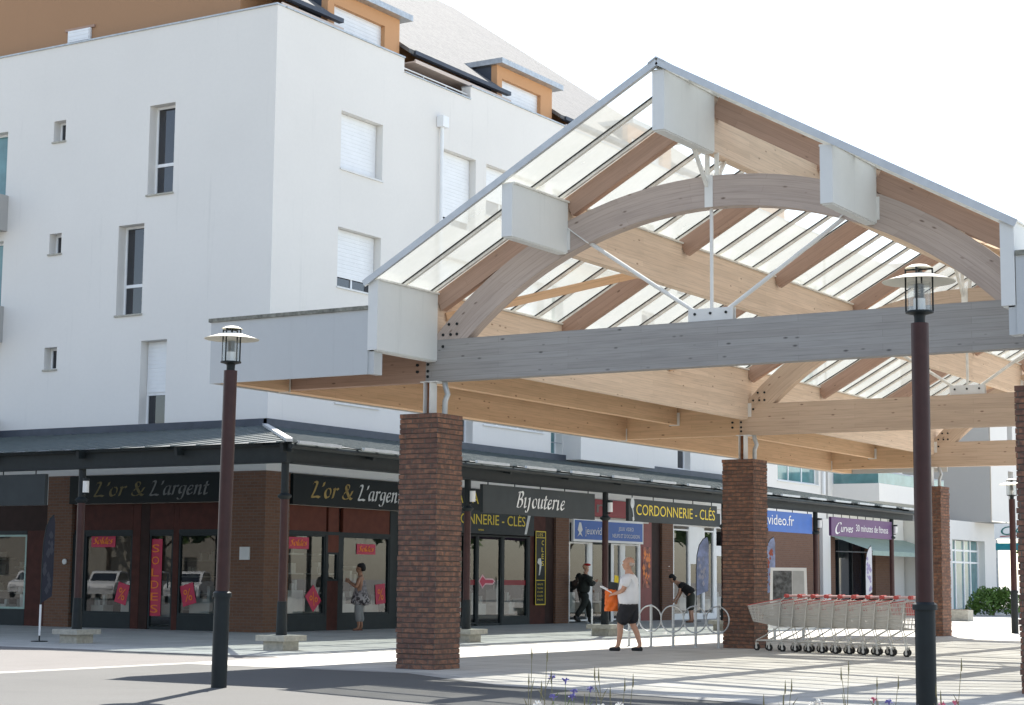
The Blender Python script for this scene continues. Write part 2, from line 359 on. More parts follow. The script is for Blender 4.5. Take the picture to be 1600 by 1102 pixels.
# ================================================================ GROUND
def ground_mat(name, c, joints=None, speck=.25, bumps=.3):
    m, t, p = nmat(name); v = coords(t); big = noise(t, v, .25, 4); fine = noise(t, v, 90, 3, .7)
    base = ramp(t, big, [(.3, [x*.86 for x in c]), (.7, c)])
    base = mixc(t, ramp(t, fine, [(.35, (speck,)*3), (.65, (0,0,0))]), base, [x*.45 for x in c])
    st = ramp(t, noise(t, v, 1.1, 5, .65), [(.5, (0,0,0)), (.72, (.36,)*3)]); base = mixc(t, st, base, [x*.6 for x in c])
    sp = ramp(t, noise(t, v, 7, 2, .4), [(.70, (0,0,0)), (.76, (.5,)*3)]); base = mixc(t, sp, base, [x*.5 for x in c])
    if joints:
        b = t.nodes.new('ShaderNodeTexBrick'); link(t, v, b.inputs['Vector']); b.inputs['Scale'].default_value = 1
        b.inputs['Brick Width'].default_value = joints[0]; b.inputs['Row Height'].default_value = joints[1]; b.inputs['Mortar Size'].default_value = joints[2]
        b.offset = 0 if joints[0] == joints[1] else .5
        b.inputs['Color1'].default_value = (1,1,1,1); b.inputs['Color2'].default_value = (.84,.84,.83,1); b.inputs['Mortar'].default_value = (.42,.41,.39,1)
        base = mixc(t, 1, base, b.outputs['Color'], 'MULTIPLY')
    link(t, base, p.inputs['Base Color']); p.inputs['Roughness'].default_value = .85; p.inputs['Specular IOR Level'].default_value = .25
    bumpit(t, p, fine, bumps, .006); return m
ASPH = ground_mat('light_asphalt', (.122,.122,.118), None, .5)
ASPL = ground_mat('pinkish_asphalt', (.19,.18,.172), None, .4)
FAR = ground_mat('pale_ground', (.36,.345,.32), None, .25)
PAVE = ground_mat('pale_paving', (.58,.565,.525), (.6,.6,.008), .2)
KERB = ground_mat('kerb_stone', (.44,.43,.41), (1.0, .3, .01), .2)
tag(MB().quad((-900,-900,0), (900,-900,0), (900,900,0), (-900,900,0)).build('ground', FAR), kind='structure')
tag(MB().quad((-60,1.6,.004), (-3.75,1.6,.004), (-3.75,75,.004), (-60,75,.004)).quad((-3.75,-.95,.004), (.6,-.95,.004), (3.1,-2.6,.004), (9.1,-4.3,.004), (70,-7.2,.004), (70,75,.004), (-3.75,75,.004)).build('plaza_paving', PAVE), kind='structure')
tag(MB().quad((-3.45,-45,.003), (70,-45,.003), (70,-7.5,.003), (9,-4.6,.003), (3,-2.9,.003), (.5,-1.25,.003), (-3.45,-1.25,.003)).build('asphalt_road', ASPH), kind='structure')
tag(MB().quad((-60,-45,.0045), (-3.75,-45,.0045), (-3.75,1.6,.0045), (-60,1.6,.0045)).build('road', ASPL), kind='structure')
tag(MB().quad((-3.75,-20,.004), (-3.45,-20,.004), (-3.45,-.96,.004), (-3.75,-.96,.004)).quad((-3.449,-1.25,.005), (.5,-1.25,.005), (.6,-.951,.005), (-3.449,-.951,.005)).quad((.5,-1.25,.005), (3,-2.9,.005), (3.1,-2.601,.005), (.601,-.951,.005)).quad((3.001,-2.9,.005), (9,-4.6,.005), (9.1,-4.301,.005), (3.101,-2.601,.005)).quad((9.001,-4.6,.005), (70,-7.5,.005), (70,-7.201,.005), (9.101,-4.301,.005)).build('kerb_strip', KERB), kind='structure')

# ================================================================ TIMBER CANOPY
can = thing('timber_canopy', 'large glazed timber canopy with arched trusses on brick pillars over the plaza', 'canopy', (0,0,0))
PX, PY = (0.0, 8.98), (0.0, 11.02, 22.2)
CX, CZ, RO, RI = 4.49, .68, 6.05, 5.62
TB, TT = 4.145, 4.754
def pillar(x, y):
    rnd = random.Random(int(x*7+y*13)+3); mb = MB(); n = 50; h = 3.655/n
    mb.box(x-.318, x+.318, y-.318, y+.318, 0.0, 3.63)
    for k in range(n):
        j = lambda: rnd.choice((0, .006, .012, -.004))*(1.0 if k % 2 else .5)+rnd.uniform(-.003, .003)
        mb.box(x-.3285-j(), x+.3285+j(), y-.3285-j(), y+.3285+j(), k*h+.005, (k+1)*h-.004)
    return mb.build('brick_pillar', BRICK, can)
for x in PX:
    for y in PY:
        pillar(x, y); s = 1 if x == 0 else -1
        p = MB().box(x-.09, x-.075, y-.09, y+.09, 3.6551, 4.13).box(x+.015, x+.03, y-.09, y+.09, 3.6551, 4.13).box(x-.14, x+.14, y-.1, y+.17, 4.13, 4.1445)
        p.build('steel_post', STEELW, can)
        MB().box(x-.0745, x+.0145, y-.006, y+.006, 3.656, 4.129).build('post_web', RUST, can)
        MB().tube([(x+.16, y+.1, 4.16), (x+.17, y+.1, 4.08), (x+.215, y+.1, 3.96), (x+.17, y+.1, 3.86), (x+.165, y+.1, 3.64)], .042, 10).build('drainpipe', GALV, can, True)
for i, y in enumerate(PY):
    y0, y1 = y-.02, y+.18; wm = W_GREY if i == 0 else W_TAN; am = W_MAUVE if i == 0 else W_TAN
    tb = MB().box(-.1, 9.08, y0, y1, TB, TT)
    tb.build('tie_beam', wm, can)
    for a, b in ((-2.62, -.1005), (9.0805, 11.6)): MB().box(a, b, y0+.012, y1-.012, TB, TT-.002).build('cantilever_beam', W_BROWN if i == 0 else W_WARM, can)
    mb = MB(); N = 40; ao, ai = math.asin((TT-CZ)/RO), math.asin((TT-CZ)/RI)
    for k in range(N):
        q = []
        for kk in (k, k+1):
            to = ao+(math.pi-2*ao)*kk/N; ti = ai+(math.pi-2*ai)*kk/N
            q.append(((CX-RO*math.cos(to), CZ+RO*math.sin(to)), (CX-RI*math.cos(ti), CZ+RI*math.sin(ti)), to*RO))
        (o0, i0, u0), (o1, i1, u1) = q
        for yy in (y0, y1): mb.quad((o0[0],yy,o0[1]), (o1[0],yy,o1[1]), (i1[0],yy,i1[1]), (i0[0],yy,i0[1]), uv=[(u0,.43), (u1,.43), (u1,0), (u0,0)])
        for (a, b) in ((o0, o1), (i0, i1)): mb.quad((a[0],y0,a[1]), (b[0],y0,b[1]), (b[0],y1,b[1]), (a[0],y1,a[1]), uv=[(u0,0), (u1,0), (u1,.2), (u0,.2)])
    for e in (0, N):
        to = ao+(math.pi-2*ao)*e/N; ti = ai+(math.pi-2*ai)*e/N; z = TT+.001
        mb.quad((CX-RO*math.cos(to),y0,z), (CX-RO*math.cos(to),y1,z), (CX-RI*math.cos(ti),y1,z), (CX-RI*math.cos(ti),y0,z))
    mb.build('arch', am, can, False)
    # steel rods, gusset, bolts
    for pts, r in (([(CX-.02, y+.08, 6.34), (CX-.02, y+.08, 4.86)], .026), ([(2.38, y+.08, 6.13), (4.3, y+.08, 4.85)], .03), ([(6.58, y+.08, 6.13), (4.62, y+.08, 4.85)], .03)):
        MB().tube(pts, r, 8).build('tie_rod', STEELW if i == 0 else ALUC, can, True)
    MB().box(4.14, 4.80, y+.03, y+.045, TT+.001, 4.93).box(4.14, 4.80, y+.115, y+.13, TT+.001, 4.93).build('gusset_plate', STEELW, can)
    for a_, b_ in (((2.28,6.22),(2.62,5.97)), ((6.68,6.22),(6.34,5.97))): MB().beam((a_[0], y0-.008, a_[1]), (b_[0], y0-.008, b_[1]), .012, .05, (0,-1,0)).build('rod_bracket', STEELW, can)
    for a_ in (2.285, 6.845): MB().box(a_, a_+.04, y0-.012, y0-.001, 5.9, 6.2).build('purlin_bracket', STEELW, can)
    bt = MB()
    for bx, bz in ((.06,4.82),(.2,4.82),(.33,4.82),(.44,4.82),(.3,4.97),(.44,4.97),(.02,4.64),(.2,4.65),(-.06,4.3),(-.06,4.4),(-.06,4.22),(-.25,4.3),(-.25,4.4)):
        for xx in (bx, 8.98-bx): bt.tube([(xx, y0-.012, bz), (xx, y0+.03, bz)], .022, 8)
    for xx, zz in ((4.24,4.86),(4.47,4.86),(4.7,4.86)): bt.tube([(xx, y+.02, zz), (xx, y+.04, zz)], .02, 8)
    bt.build('bolts', DARKST, can)
    # V struts from crown to ridge purlin, and to the mid purlins
    st = MB()
    for dy in (-.5, .5): st.beam((CX-.04, y+.08+dy*.12, 6.55), (CX-.05, y+.08+dy, 7.06), .045, .045)
    for dx in (-.08, .06): st.beam((CX+dx, y+.08, 6.4), (CX+dx, y+.08, 7.06), .03, .06)
    st.build('strut', ALUC, can)
    MB().box(CX-.07, CX+.05, y0-.012, y0-.001, 6.3, 6.74).build('crown_plate', STEELW if i == 0 else ALUC, can)
E0, SL = 5.48, .5518                  # glass plane: z = E0 + SL*x (left), mirrored right
YA, YB = -1.56, 23.74
PUR = [(-.06, .09, 4.45, 5.42), (2.13, 2.28, 5.86, 6.57), (4.40, 4.56, 7.05, 7.82), (6.69, 6.84, 5.86, 6.57), (8.88, 9.03, 4.45, 5.42)]
for x0, x1, z0, z1 in PUR:
    mb = MB().box(x0, x1, -.015, YB-.02, z0, z1); mb.build('purlin', W_PALE, can)
    MB().box(x0-.006, x1+.006, -1.53, -.021, z0-.004, z1+.004).box(x0+.01, x1-.01, -1.5, -.03, z0-.02, z0-.003).build('purlin_casing', CLAD, can)
    MB().box(x0-.03, x1+.03, -1.5, YB-.05, z1+.005, z1+.03).build('flashing', ALUC, can)
    for y in PY[1:]:
        MB().box(x1+.001, x1+.012, y-.035, y-.0201, z0+.05, z0+.32).box(x1+.001, x1+.07, y-.034, y-.0205, z0+.05, z0+.32).build('hanger', STEELW, can)
rows = [0.06, 3.70, 7.36, 11.08, 14.8, 18.5, 22.26]
def gz(x): return E0+SL*x if x <= 4.48 else E0+SL*(8.96-x)
for y in rows:
    for k in range(4):
        xa = PUR[k][1]+.002; xb = PUR[k+1][0]-.002; off = .05+.15
        MB().beam((xa, y, gz(xa)-off-.02), (xb, y, gz(xb)-off-.02), .13, .28).build('rafter', W_BROWN, can)
ny = 34
for k in range(ny+1):
    y = YA+.02+(YB-YA-.04)*k/ny
    for sgn in (0, 1):
        a = (-.10, 4.46) if not sgn else (9.06, 4.50)
        up = Vector((-SL, 0, 1)) if not sgn else Vector((SL, 0, 1))
        b = MB().beam((a[0], y, gz(a[0])-.035), (a[1], y, gz(a[1])-.035), .055, .05, up)
        b.build('glazing_bar', ALU if k in (0, ny) else ALUC, can)
        if 0 < k < ny: MB().beam((a[0], y-.034, gz(a[0])-.014), (a[1], y-.034, gz(a[1])-.014), .013, .018, up).build('gasket', BLACK, can)
for k in (0, ny):
    y = YA+.01 if k == 0 else YB-.01
    for a in ((-.12, 4.48), (9.08, 4.48)):
        MB().beam((a[0], y-.02*(1 if k == 0 else -1), gz(a[0])-.03), (a[1], y-.02*(1 if k == 0 else -1), gz(a[1])-.015), .03, .09).build('verge_trim', ALU, can)
for sgn in (0, 1):
    mb = MB(); n = ny
    for k in range(n):
        ya = YA+.04+(YB-YA-.08)*k/n+.012; yb = YA+.04+(YB-YA-.08)*(k+1)/n-.012
        a = (-.10, 4.46) if not sgn else (9.06, 4.50)
        mb.quad((a[0], ya, gz(a[0])), (a[1], ya, gz(a[1])), (a[1], yb, gz(a[1])), (a[0], yb, gz(a[0])))
    mb.build('glass_roof', ROOFGLASS, can)
MB().prism([(-.12,-.05), (0,.02), (.12,-.05), (.12,-.07), (0,0), (-.12,-.07)], (4.48, YA-.04, gz(4.48)+.03), (1,0,0), (0,0,1), (0, YB-YA+.08, 0)).build('ridge_cap', ALU, can)
for s in (0, 1):                      # diagonal braces in the lower bays
    for ya, yb in ((.2, 3.6), (7.5, 10.9), (18.6, 22.1)):
        xa, xb = (.1, 2.12) if not s else (8.87, 6.85)
        MB().beam((xa, ya, gz(xa)-.42), (xb, yb, gz(xb)-.42), .07, .13).build('brace', W_WARM, can)
for s in (1, -1):                     # flat cantilevered edge roofs
    X = lambda x: x if s == 1 else 8.98-x
    def bx(mb, a, b, *r): a, b = X(a), X(b); return mb.box(min(a,b), max(a,b), *r)
    bx(MB(), -2.86, -.075, -1.44, 23.6, 4.97, 5.02).build('flat_roof', TERR, can)
    bx(MB(), -2.93, -.0665, -1.52, -1.475, 4.11, 5.02).build('fascia', FASC, can)
    bx(MB(), -.0664, .03, -1.5, -1.3, 4.11, 4.449).build('fascia', FASC, can)
    bx(MB(), -2.93, -2.89, -1.4745, 23.62, 4.11, 5.02).build('fascia', FASC, can)
    bx(MB(), -2.93, -.0665, 23.6205, 23.66, 4.11, 5.02).build('fascia', FASC, can)
    bx(bx(MB(), -2.96, -.067, -1.55, -1.45, 5.021, 5.075), -2.96, -2.85, -1.4495, 23.69, 5.021, 5.075).build('coping', COPING, can)
    bx(MB(), -2.83, -2.621, -1.46, 23.6, 4.12, 4.75).build('edge_beam', W_WARM, can)
    for ya, yb in ((-1.46, -.03), (.19, 10.99), (11.21, 22.17), (22.4, 23.55)):
        bx(MB(), -1.6, -1.46, ya, yb, 4.4, 4.965).build('joist', W_WARM, can)
    for y in PY:
        for xx, zz in ((-1.53, 4.38), (-2.72, 4.1)):
            bx(MB(), xx-.1, xx+.12, y-.036, y-.0205, zz, zz+.26).build('hanger', ALUC if y == 0 else STEELW, can)

# ================================================================ APARTMENT BUILDING
bld = thing('apartment_building', 'white rendered apartment block with orange attic and slate roof above a row of brick shops', 'building', (-12.4, 11.5, 0))
Lh = [(-16.41,-15.57,10.72,13.0), (-17.33,-16.47,7.74,10.02), (-16.45,-15.6,4.96,7.05)]
Sh = [(-19.74,-19.31,12.46,13.01), (-19.74,-19.31,9.5,10.03), (-19.76,-19.32,6.5,7.07)]
Bh = [(-24.2,-21.42,z,z+2.1) for z in (10.85, 7.9, 4.95)]
wl = wallgrid(MB(), LF, -30, -12.4, 3.76, 15.0, Lh+Sh+Bh, .34)
R1 = [(14.13,15.93,11.5,12.98), (14.09,15.93,8.49,10.0), (14.11,15.93,5.59,7.05)]
RD = [(18.68,20.42,z,z+2.08) for z in (10.88, 7.93, 4.97)]
RW = [(20.97,24.24,z,z+1.47) for z in (11.5, 8.52, 5.57)]
RB = [(24.7,25.38,z,z+2.08) for z in (10.88, 7.93, 4.97)]
RN = [(a,b,z,z+2.05) for z in (10.9, 7.95, 5.0) for a,b in ((30.5,31.4), (33.1,34.07))]
RT = [(41.45,45.46,z,z+2.0) for z in (10.9, 8.0, 5.04)]
wallgrid(wl, RF, 11.5, 46.2, 3.76, 15.0, R1+RD+RW+RB+RN+RT, .3, [(16.85,20.1,14.62,15.0)])
wl.quad((-30,11.5,3.76), (-30,46.2,3.76), (-30,46.2,15), (-30,11.5,15)); wl.quad((-30,46.2,3.76), (-12.4,46.2,3.76), (-12.4,46.2,15), (-30,46.2,15))
# parapet inner faces
wl.quad((-30,11.8,14.2), (-12.7,11.8,14.2), (-12.7,11.8,15), (-30,11.8,15)); wl.quad((-12.7,11.8,14.2), (-12.7,16.85,14.2), (-12.7,16.85,15), (-12.7,11.8,15)); wl.quad((-12.7,20.1,14.2), (-12.7,46.2,14.2), (-12.7,46.2,15), (-12.7,20.1,15)); wl.quad((-12.7,16.85,14.2), (-12.7,20.1,14.2), (-12.7,20.1,14.62), (-12.7,16.85,14.62))
for y in (16.85, 20.1): wl.quad((-12.7,y,14.62), (-12.4,y,14.62), (-12.4,y,15), (-12.7,y,15))
wl.build('wall', WHITE, bld)
MB().quad((-29.9,11.6,14.25), (-12.6,11.6,14.25), (-12.6,46.1,14.25), (-29.9,46.1,14.25)).build('terrace_floor', TERR, bld)
MB().box(-30, -12.38, 11.46, 11.82, 15.001, 15.04).build('coping', GALV, bld)
MB().box(-12.72, -12.36, 11.821, 16.85, 15.001, 15.04).build('coping', GALV, bld)
MB().box(-12.72, -12.36, 20.1, 46.2, 15.001, 15.04).build('coping', GALV, bld)
MB().box(-12.72, -12.36, 16.86, 20.09, 14.621, 14.65).build('coping', GALV, bld)
MB().tube([(-12.5,16.87,14.78), (-12.5,20.08,14.78)], .02, 6).tube([(-12.5,17.9,14.65), (-12.5,17.9,14.78)], .015, 6).tube([(-12.5,19.0,14.65), (-12.5,19.0,14.78)], .015, 6).build('railing', STEELW, bld)
def wnd(F, h, d, bars=(), shutter=None, sill=True, pane=PANE, kind='window'):
    a, b, c, e = h; fw = .055
    mb = MB(); fbox(mb, F, a, a+fw, c, e, d-.06, d-.001); fbox(mb, F, b-fw, b, c, e, d-.06, d-.001); fbox(mb, F, a+fw, b-fw, e-fw, e, d-.06, d-.001); fbox(mb, F, a+fw, b-fw, c, c+fw, d-.06, d-.001)
    for k in bars:
        if k[0] == 'h': fbox(mb, F, a+fw, b-fw, k[1]-.04, k[1]+.04, d-.058, d-.002)
        else: fbox(mb, F, k[1]-.03, k[1]+.03, c+fw, e-fw, d-.057, d-.003)
    wn = mb.build(kind, PVC, bld)
    q = MB(); q.quad(F(a+.02,c+.02,d-.03), F(b-.02,c+.02,d-.03), F(b-.02,e-.02,d-.03), F(a+.02,e-.02,d-.03)); q.build('pane', pane, wn)
    if shutter is not None:
        s = MB(); n = int((e-shutter)/.05)
        for k in range(n):
            z1 = e-.02-k*.05; fbox(s, F, a+.03, b-.03, z1-.0485, z1, d-.085+.004*(k % 2), d-.065)
        s.build('shutter', PVC, wn)
    if sill: fsolid('sill', PLINTH if F is LF else STEELW, F, a-.03, b+.03, c-.045, c-.001, -.04, d-.001, wn)
    return wn
wnd(LF, Lh[0], .33, [('h',11.5)]); wnd(LF, Lh[1], .33, [('h',8.5)]); wnd(LF, Lh[2], .33, [('h',5.75)], 5.78)
for h in Sh: wnd(LF, h, .3)
for h in Bh: wnd(LF, h, .3, [('v',-22.8)], None, False, TEALPANE)
for z in (10.25, 7.3, 4.35): MB().box(-24.5, -21.3, 10.7, 11.499, z, z+.95).build('balcony', GREYR, bld)
for i, h in enumerate(R1): wnd(RF, h, .29, [('v',15.0)], h[2]+(.07 if i == 0 else .27 if i == 1 else .5))
for i, h in enumerate(RD): wnd(RF, h, .29, [('v',19.5)], h[2]+(.25 if i < 2 else .9), False)
for i, h in enumerate(RW): wnd(RF, h, .29, [('v',22.05), ('v',23.2)], None if i == 2 else h[2]+.5)
for h in RB: wnd(RF, h, .29, [('h',h[2]+.9)], None, False, TEALPANE)
for h in RN: wnd(RF, h, .29, [], None, True)
for h in RT: wnd(RF, h, .2, [('v',42.8), ('v',44.1)], None, True, TEALPANE)
for z in (4.83, 7.8, 10.75): MB().box(-12.399, -11.78, 25.4, 30.2, z, z+1.05).build('balcony', WHITE, bld)
for z in (4.97, 7.93, 10.88):
    rl = MB()
    for q in (.35, .7, 1.0): rl.tube([(-12.42, 24.72, z+q), (-12.42, 25.36, z+q)], .014, 6)
    rl.build('railing', GALV, bld)
MB().tube([(-12.3,18.55,13.5), (-12.3,18.55,4.8)], .05, 10).box(-12.39, -12.18, 18.42, 18.7, 13.48, 13.78).build('downpipe', PVC, bld)
MB().tube([(-12.3,45.75,9), (-12.3,45.75,4.7)], .06, 10).build('downpipe', PVC, bld)
# attic, dormers, slate roof
at = MB()
MB().quad((-30,11.95,14.25), (-13.95,11.95,14.25), (-13.95,11.95,16.2), (-26.2,11.95,24.75), (-30,11.95,22.1)).build('gable_wall', SHADED_ORANGE, bld)
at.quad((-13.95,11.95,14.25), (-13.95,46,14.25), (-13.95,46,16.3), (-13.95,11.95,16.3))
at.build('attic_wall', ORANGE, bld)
wnd(lambda s, z, d=0: (s, 11.94-.001+d-.25, z), (-19.76,-18.96,14.4,15.53), .25, [], 15.2, False, PANE, 'attic_window')
MB().box(-19.88, -18.84, 11.90, 11.949, 15.53, 15.60).build('lintel', W_BROWN, bld)
ye = 40.2
rf = MB(); DORM = [14.25, 22.45, 30.65]; cuts = [12.0]
for y0 in DORM: cuts += [y0-.06, y0+3.26]
cuts.append(ye)
for k, (a, b) in enumerate(zip(cuts, cuts[1:])):
    x0 = -12.72 if k % 2 == 0 else -14.1; z0 = 15.5+.7011*(-12.72-x0)
    rf.prism([(x0,z0), (-26.2,24.95), (-26.2,24.8), (x0,z0-.12)], (0,a,0), (1,0,0), (0,0,1), (0,b-a,0))
rf.prism([(-26.2,24.95), (-39.7,15.5), (-39.7,15.38), (-26.2,24.8)], (0,12.0,0), (1,0,0), (0,0,1), (0,ye-12.0,0))
rf.build('roof', SLATE, bld)
MB().prism([(-13.0,15.3), (-26.2,24.6), (-39,15.3)], (0,ye-.3,0), (1,0,0), (0,0,1), (0,.2,0)).build('gable', ORANGE, bld)
MB().prism([(-12.7,15.54), (-26.2,25.0), (-26.2,24.9), (-12.7,15.44)], (0,11.9,0), (1,0,0), (0,0,1), (0,.09,0)).build('verge_trim', ZINC, bld)
for y0 in DORM:
    y1 = y0+3.2; dm = MB()
    fb = lambda a, b, c, d, x0=-13.2, x1=-13.0: dm.box(x0, x1, a, b, c, d)
    fb(y0, y0+.28, 14.26, 16.3); fb(y0+2.52, y1, 14.26, 16.3); fb(y0+.2801, y0+2.5199, 15.95, 16.3)
    d = dm.build('dormer', ORANGE, bld)
    sh = MB()
    for k in range(26): sh.box(-13.16, -13.13+.004*(k % 2), y0+.281, y0+2.519, 14.66+.05*k, 14.7085+.05*k)
    sh.build('shutter', PVC, d)
    MB().box(-14.6, -12.75, y0-.12, y1+.28, 16.3005, 16.46).build('dormer_roof', GALV, d)
    MB().prism([(-13.2005,14.3), (-13.2005,16.3), (-14.2,16.3), (-14.2,14.3)], (0,y0+.0,0), (1,0,0), (0,0,1), (0,.06,0)).prism([(-13.2005,14.3), (-13.2005,16.3), (-14.2,16.3), (-14.2,14.3)], (0,y1-.06,0), (1,0,0), (0,0,1), (0,.06,0)).build('cheek', ZINC, d)
gs = [(12.0, 14.5), (17.75, 22.7), (25.95, 30.9), (34.15, 40.2)]
for a, b in gs:
    MB().box(-12.82, -12.66, a, b, 15.38, 15.49).build('gutter', ZINC, bld)
    MB().box(-13.94, -12.7, a, b, 15.16, 15.2).box(-12.7, -12.66, a, b, 15.14, 15.24).build('soffit', SOFFIT, bld)
# ---------------------------------------------------------------- shops
UP = (0,0,1)
HEADER = render_mat('header_render', (.56,.54,.50))
PANEL = plain('red_brown_panel', (.075,.024,.018), .65, 0, .2, 5, 0, .2)
PANELD = plain('dark_brown_panel', (.035,.017,.014), .65, 0, .2, 5, 0, .2)
PANELO = plain('rust_panel', (.14,.042,.026), .65, 0, .15, 5, 0, .2)
FRAME = plain('slate_frame', (.022,.030,.033), .55, 0, .1, 5, 0, .25)
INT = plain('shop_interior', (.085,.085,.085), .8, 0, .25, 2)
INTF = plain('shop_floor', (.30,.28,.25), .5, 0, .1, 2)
STOCK = plain('display_white', (.66,.66,.64), .6, 0, .1, 4)
def column(F, a, b, d0=-.02, d1=.6, z=3.76): fsolid('brick_column', SHOPBRICK, F, a, b, 0, z-.001, d0, d1, bld)
MB().box(-13.6, -12.382, 11.485, 12.4, 0, 3.759).build('brick_column', SHOPBRICK, bld)
column(LF, -19.4, -18.55); column(RF, 25.0, 25.78); column(RF, 31.92, 32.72); column(RF, 17.1, 17.9)
column(LF, -30, -27)
fsolid('brick_wall', SHOPBRICK, RF, 38.2, 45.6, 0, 3.759, .05, .6, bld)
fsolid('end_pier', WHITE, RF, 45.7, 46.5, 0, 3.759, -.05, .5, bld)
def shopfront(F, name, items, parent=bld):
    """items: (kind, s0, s1, z0, z1, material): panels are solid boxes, glass is a pane inside a frame"""
    sf = None
    for k, (kind, a, b, c, e, m) in enumerate(items):
        if kind == 'panel':
            d0, d1 = .05, .14
            mb = MB(); fbox(mb, F, a, b, c, e, d0, d1)
            if sf is None: sf = mb.build(name, m, bld)
            else: mb.build('panel', m, sf)
        elif kind in ('glass', 'door'):
            fwid = .05; mb = MB()
            for q in ((a, a+fwid, c, e), (b-fwid, b, c, e), (a+fwid, b-fwid, e-fwid, e), (a+fwid, b-fwid, c, c+fwid)): fbox(mb, F, *q, .06, .13)
            if kind == 'door': fbox(mb, F, b-fwid-.08, b-fwid-.05, 1.0, 1.35, .02, .04)
            o = mb.build('door_frame' if kind == 'door' else 'window_frame', m, sf or bld)
            if sf is None: sf = o
            q = MB(); q.quad(F(a+.03,c+.03,.1), F(b-.03,c+.03,.1), F(b-.03,e-.03,.1), F(a+.03,e-.03,.1)); q.build('pane', SHOPGLASS, sf)
    return sf
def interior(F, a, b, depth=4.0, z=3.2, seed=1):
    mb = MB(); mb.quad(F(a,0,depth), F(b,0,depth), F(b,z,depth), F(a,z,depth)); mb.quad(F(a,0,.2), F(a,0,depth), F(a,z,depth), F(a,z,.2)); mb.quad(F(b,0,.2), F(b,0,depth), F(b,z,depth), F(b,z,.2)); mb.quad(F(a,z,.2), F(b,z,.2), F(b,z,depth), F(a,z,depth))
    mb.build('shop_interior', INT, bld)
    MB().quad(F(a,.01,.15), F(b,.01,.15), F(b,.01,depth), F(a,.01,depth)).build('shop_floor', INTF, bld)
    rnd = random.Random(seed); st = MB(); s = a+.3
    while s < b-.5:
        wd = rnd.uniform(.3, .8); h = rnd.uniform(.5, 1.0); fbox(st, F, s, s+wd, .3, h, .4, .75)
        for q in range(3): u = rnd.uniform(s, s+wd-.1); fbox(st, F, u, u+.08, h+.001, h+rnd.uniform(.1, .3), .5, .58)
        s += wd+rnd.uniform(.2, .7)
    s = a+.4
    while s < b-.8:
        wd = rnd.uniform(.5, 1.2); hh = rnd.uniform(1.2, 2.1)
        for q in range(4): fbox(st, F, s, s+wd, .4+q*hh/4, .43+q*hh/4, depth-.5, depth-.05)
        for q in range(9): u = rnd.uniform(s, s+wd-.12); zz = .431+rnd.randrange(4)*hh/4; fbox(st, F, u, u+.1, zz, zz+rnd.uniform(.1,.28), depth-.4, depth-.2)
        s += wd+rnd.uniform(.3, .9)
    st.build('display_stock', STOCK, bld)
shopfront(LF, 'jeweller_front', [('panel',-18.5,-16.56,2.4,3.04,PANEL), ('panel',-16.0,-15.24,2.4,3.04,PANEL), ('panel',-15.06,-13.62,2.4,3.04,PANEL), ('panel',-18.5,-16.56,.0,.36,FRAME), ('panel',-15.06,-13.62,0,.36,FRAME),
  ('panel',-18.5,-16.56,2.3,2.399,FRAME), ('panel',-15.06,-13.62,2.3,2.399,FRAME), ('panel',-16.0,-15.24,2.3,2.399,FRAME), ('panel',-16.55,-16.3,0,3.04,PANEL), ('panel',-15.235,-15.065,0,3.04,PANEL), ('panel',-16.29,-16.01,0,3.04,PANELD),
  ('panel',-18.55,-18.15,.36,2.3,FRAME), ('glass',-18.14,-16.56,.361,2.299,FRAME), ('door',-16.0,-15.24,.02,2.299,FRAME), ('glass',-15.06,-13.62,.361,2.299,FRAME)])
interior(LF, -18.5, -13.75, 4, 3.0, 4)
shopfront(LF, 'shop_front', [('panel',-26.9,-19.41,2.4,3.04,PANELD), ('panel',-20.15,-19.41,0,2.399,PANEL), ('panel',-26.9,-20.16,0,.42,FRAME), ('panel',-26.9,-20.16,2.3,2.399,FRAME), ('glass',-24,-20.17,.421,2.299,plain('green_frame',(.35,.5,.45),.4)), ('panel',-26.9,-24.01,.421,2.299,PANELD)])
interior(LF, -26.5, -19.6, 3, 3.0, 9)
shopfront(RF, 'jeweller_front', [('panel',12.41,13.93,2.4,3.0,PANELO), ('panel',14.02,14.45,2.4,3.0,PANELO), ('panel',14.62,16.6,2.4,3.0,PANELO), ('panel',12.41,16.64,2.32,2.399,FRAME), ('panel',13.931,14.019,0,2.319,FRAME), ('panel',14.451,14.62,0,2.319,FRAME),
  ('panel',12.41,13.93,0,.38,FRAME), ('panel',14.621,16.64,0,.38,FRAME), ('panel',14.02,14.45,0,1.2,PANEL), ('panel',14.02,14.45,1.9,2.319,PANELO), ('panel',16.641,17.1,0,3.0,FRAME), ('glass',12.41,13.93,.381,2.319,FRAME), ('glass',14.02,14.45,1.201,1.899,FRAME), ('glass',14.621,16.64,.381,2.319,FRAME)])
interior(RF, 12.45, 17.05, 1.25, 3.0, 2)
shopfront(RF, 'cobbler_front', [('panel',17.9,19.3,0,2.5,FRAME), ('panel',20.2,20.42,0,2.5,FRAME), ('panel',20.8,20.86,0,2.5,FRAME), ('panel',22.1,22.2,0,2.5,FRAME), ('panel',23.52,23.64,0,2.5,FRAME), ('panel',19.301,20.199,0,.2,FRAME), ('panel',22.201,23.519,0,.2,FRAME),
  ('panel',23.641,24.5,0,3.2,PANEL), ('panel',24.501,24.99,0,3.2,PANELD), ('glass',19.301,20.199,.201,2.5,FRAME), ('glass',20.421,20.799,.05,2.5,FRAME), ('door',20.861,22.099,.02,2.499,FRAME), ('glass',22.201,23.519,.201,2.499,FRAME)])
interior(RF, 17.95, 24.9, 4, 3.0, 5)
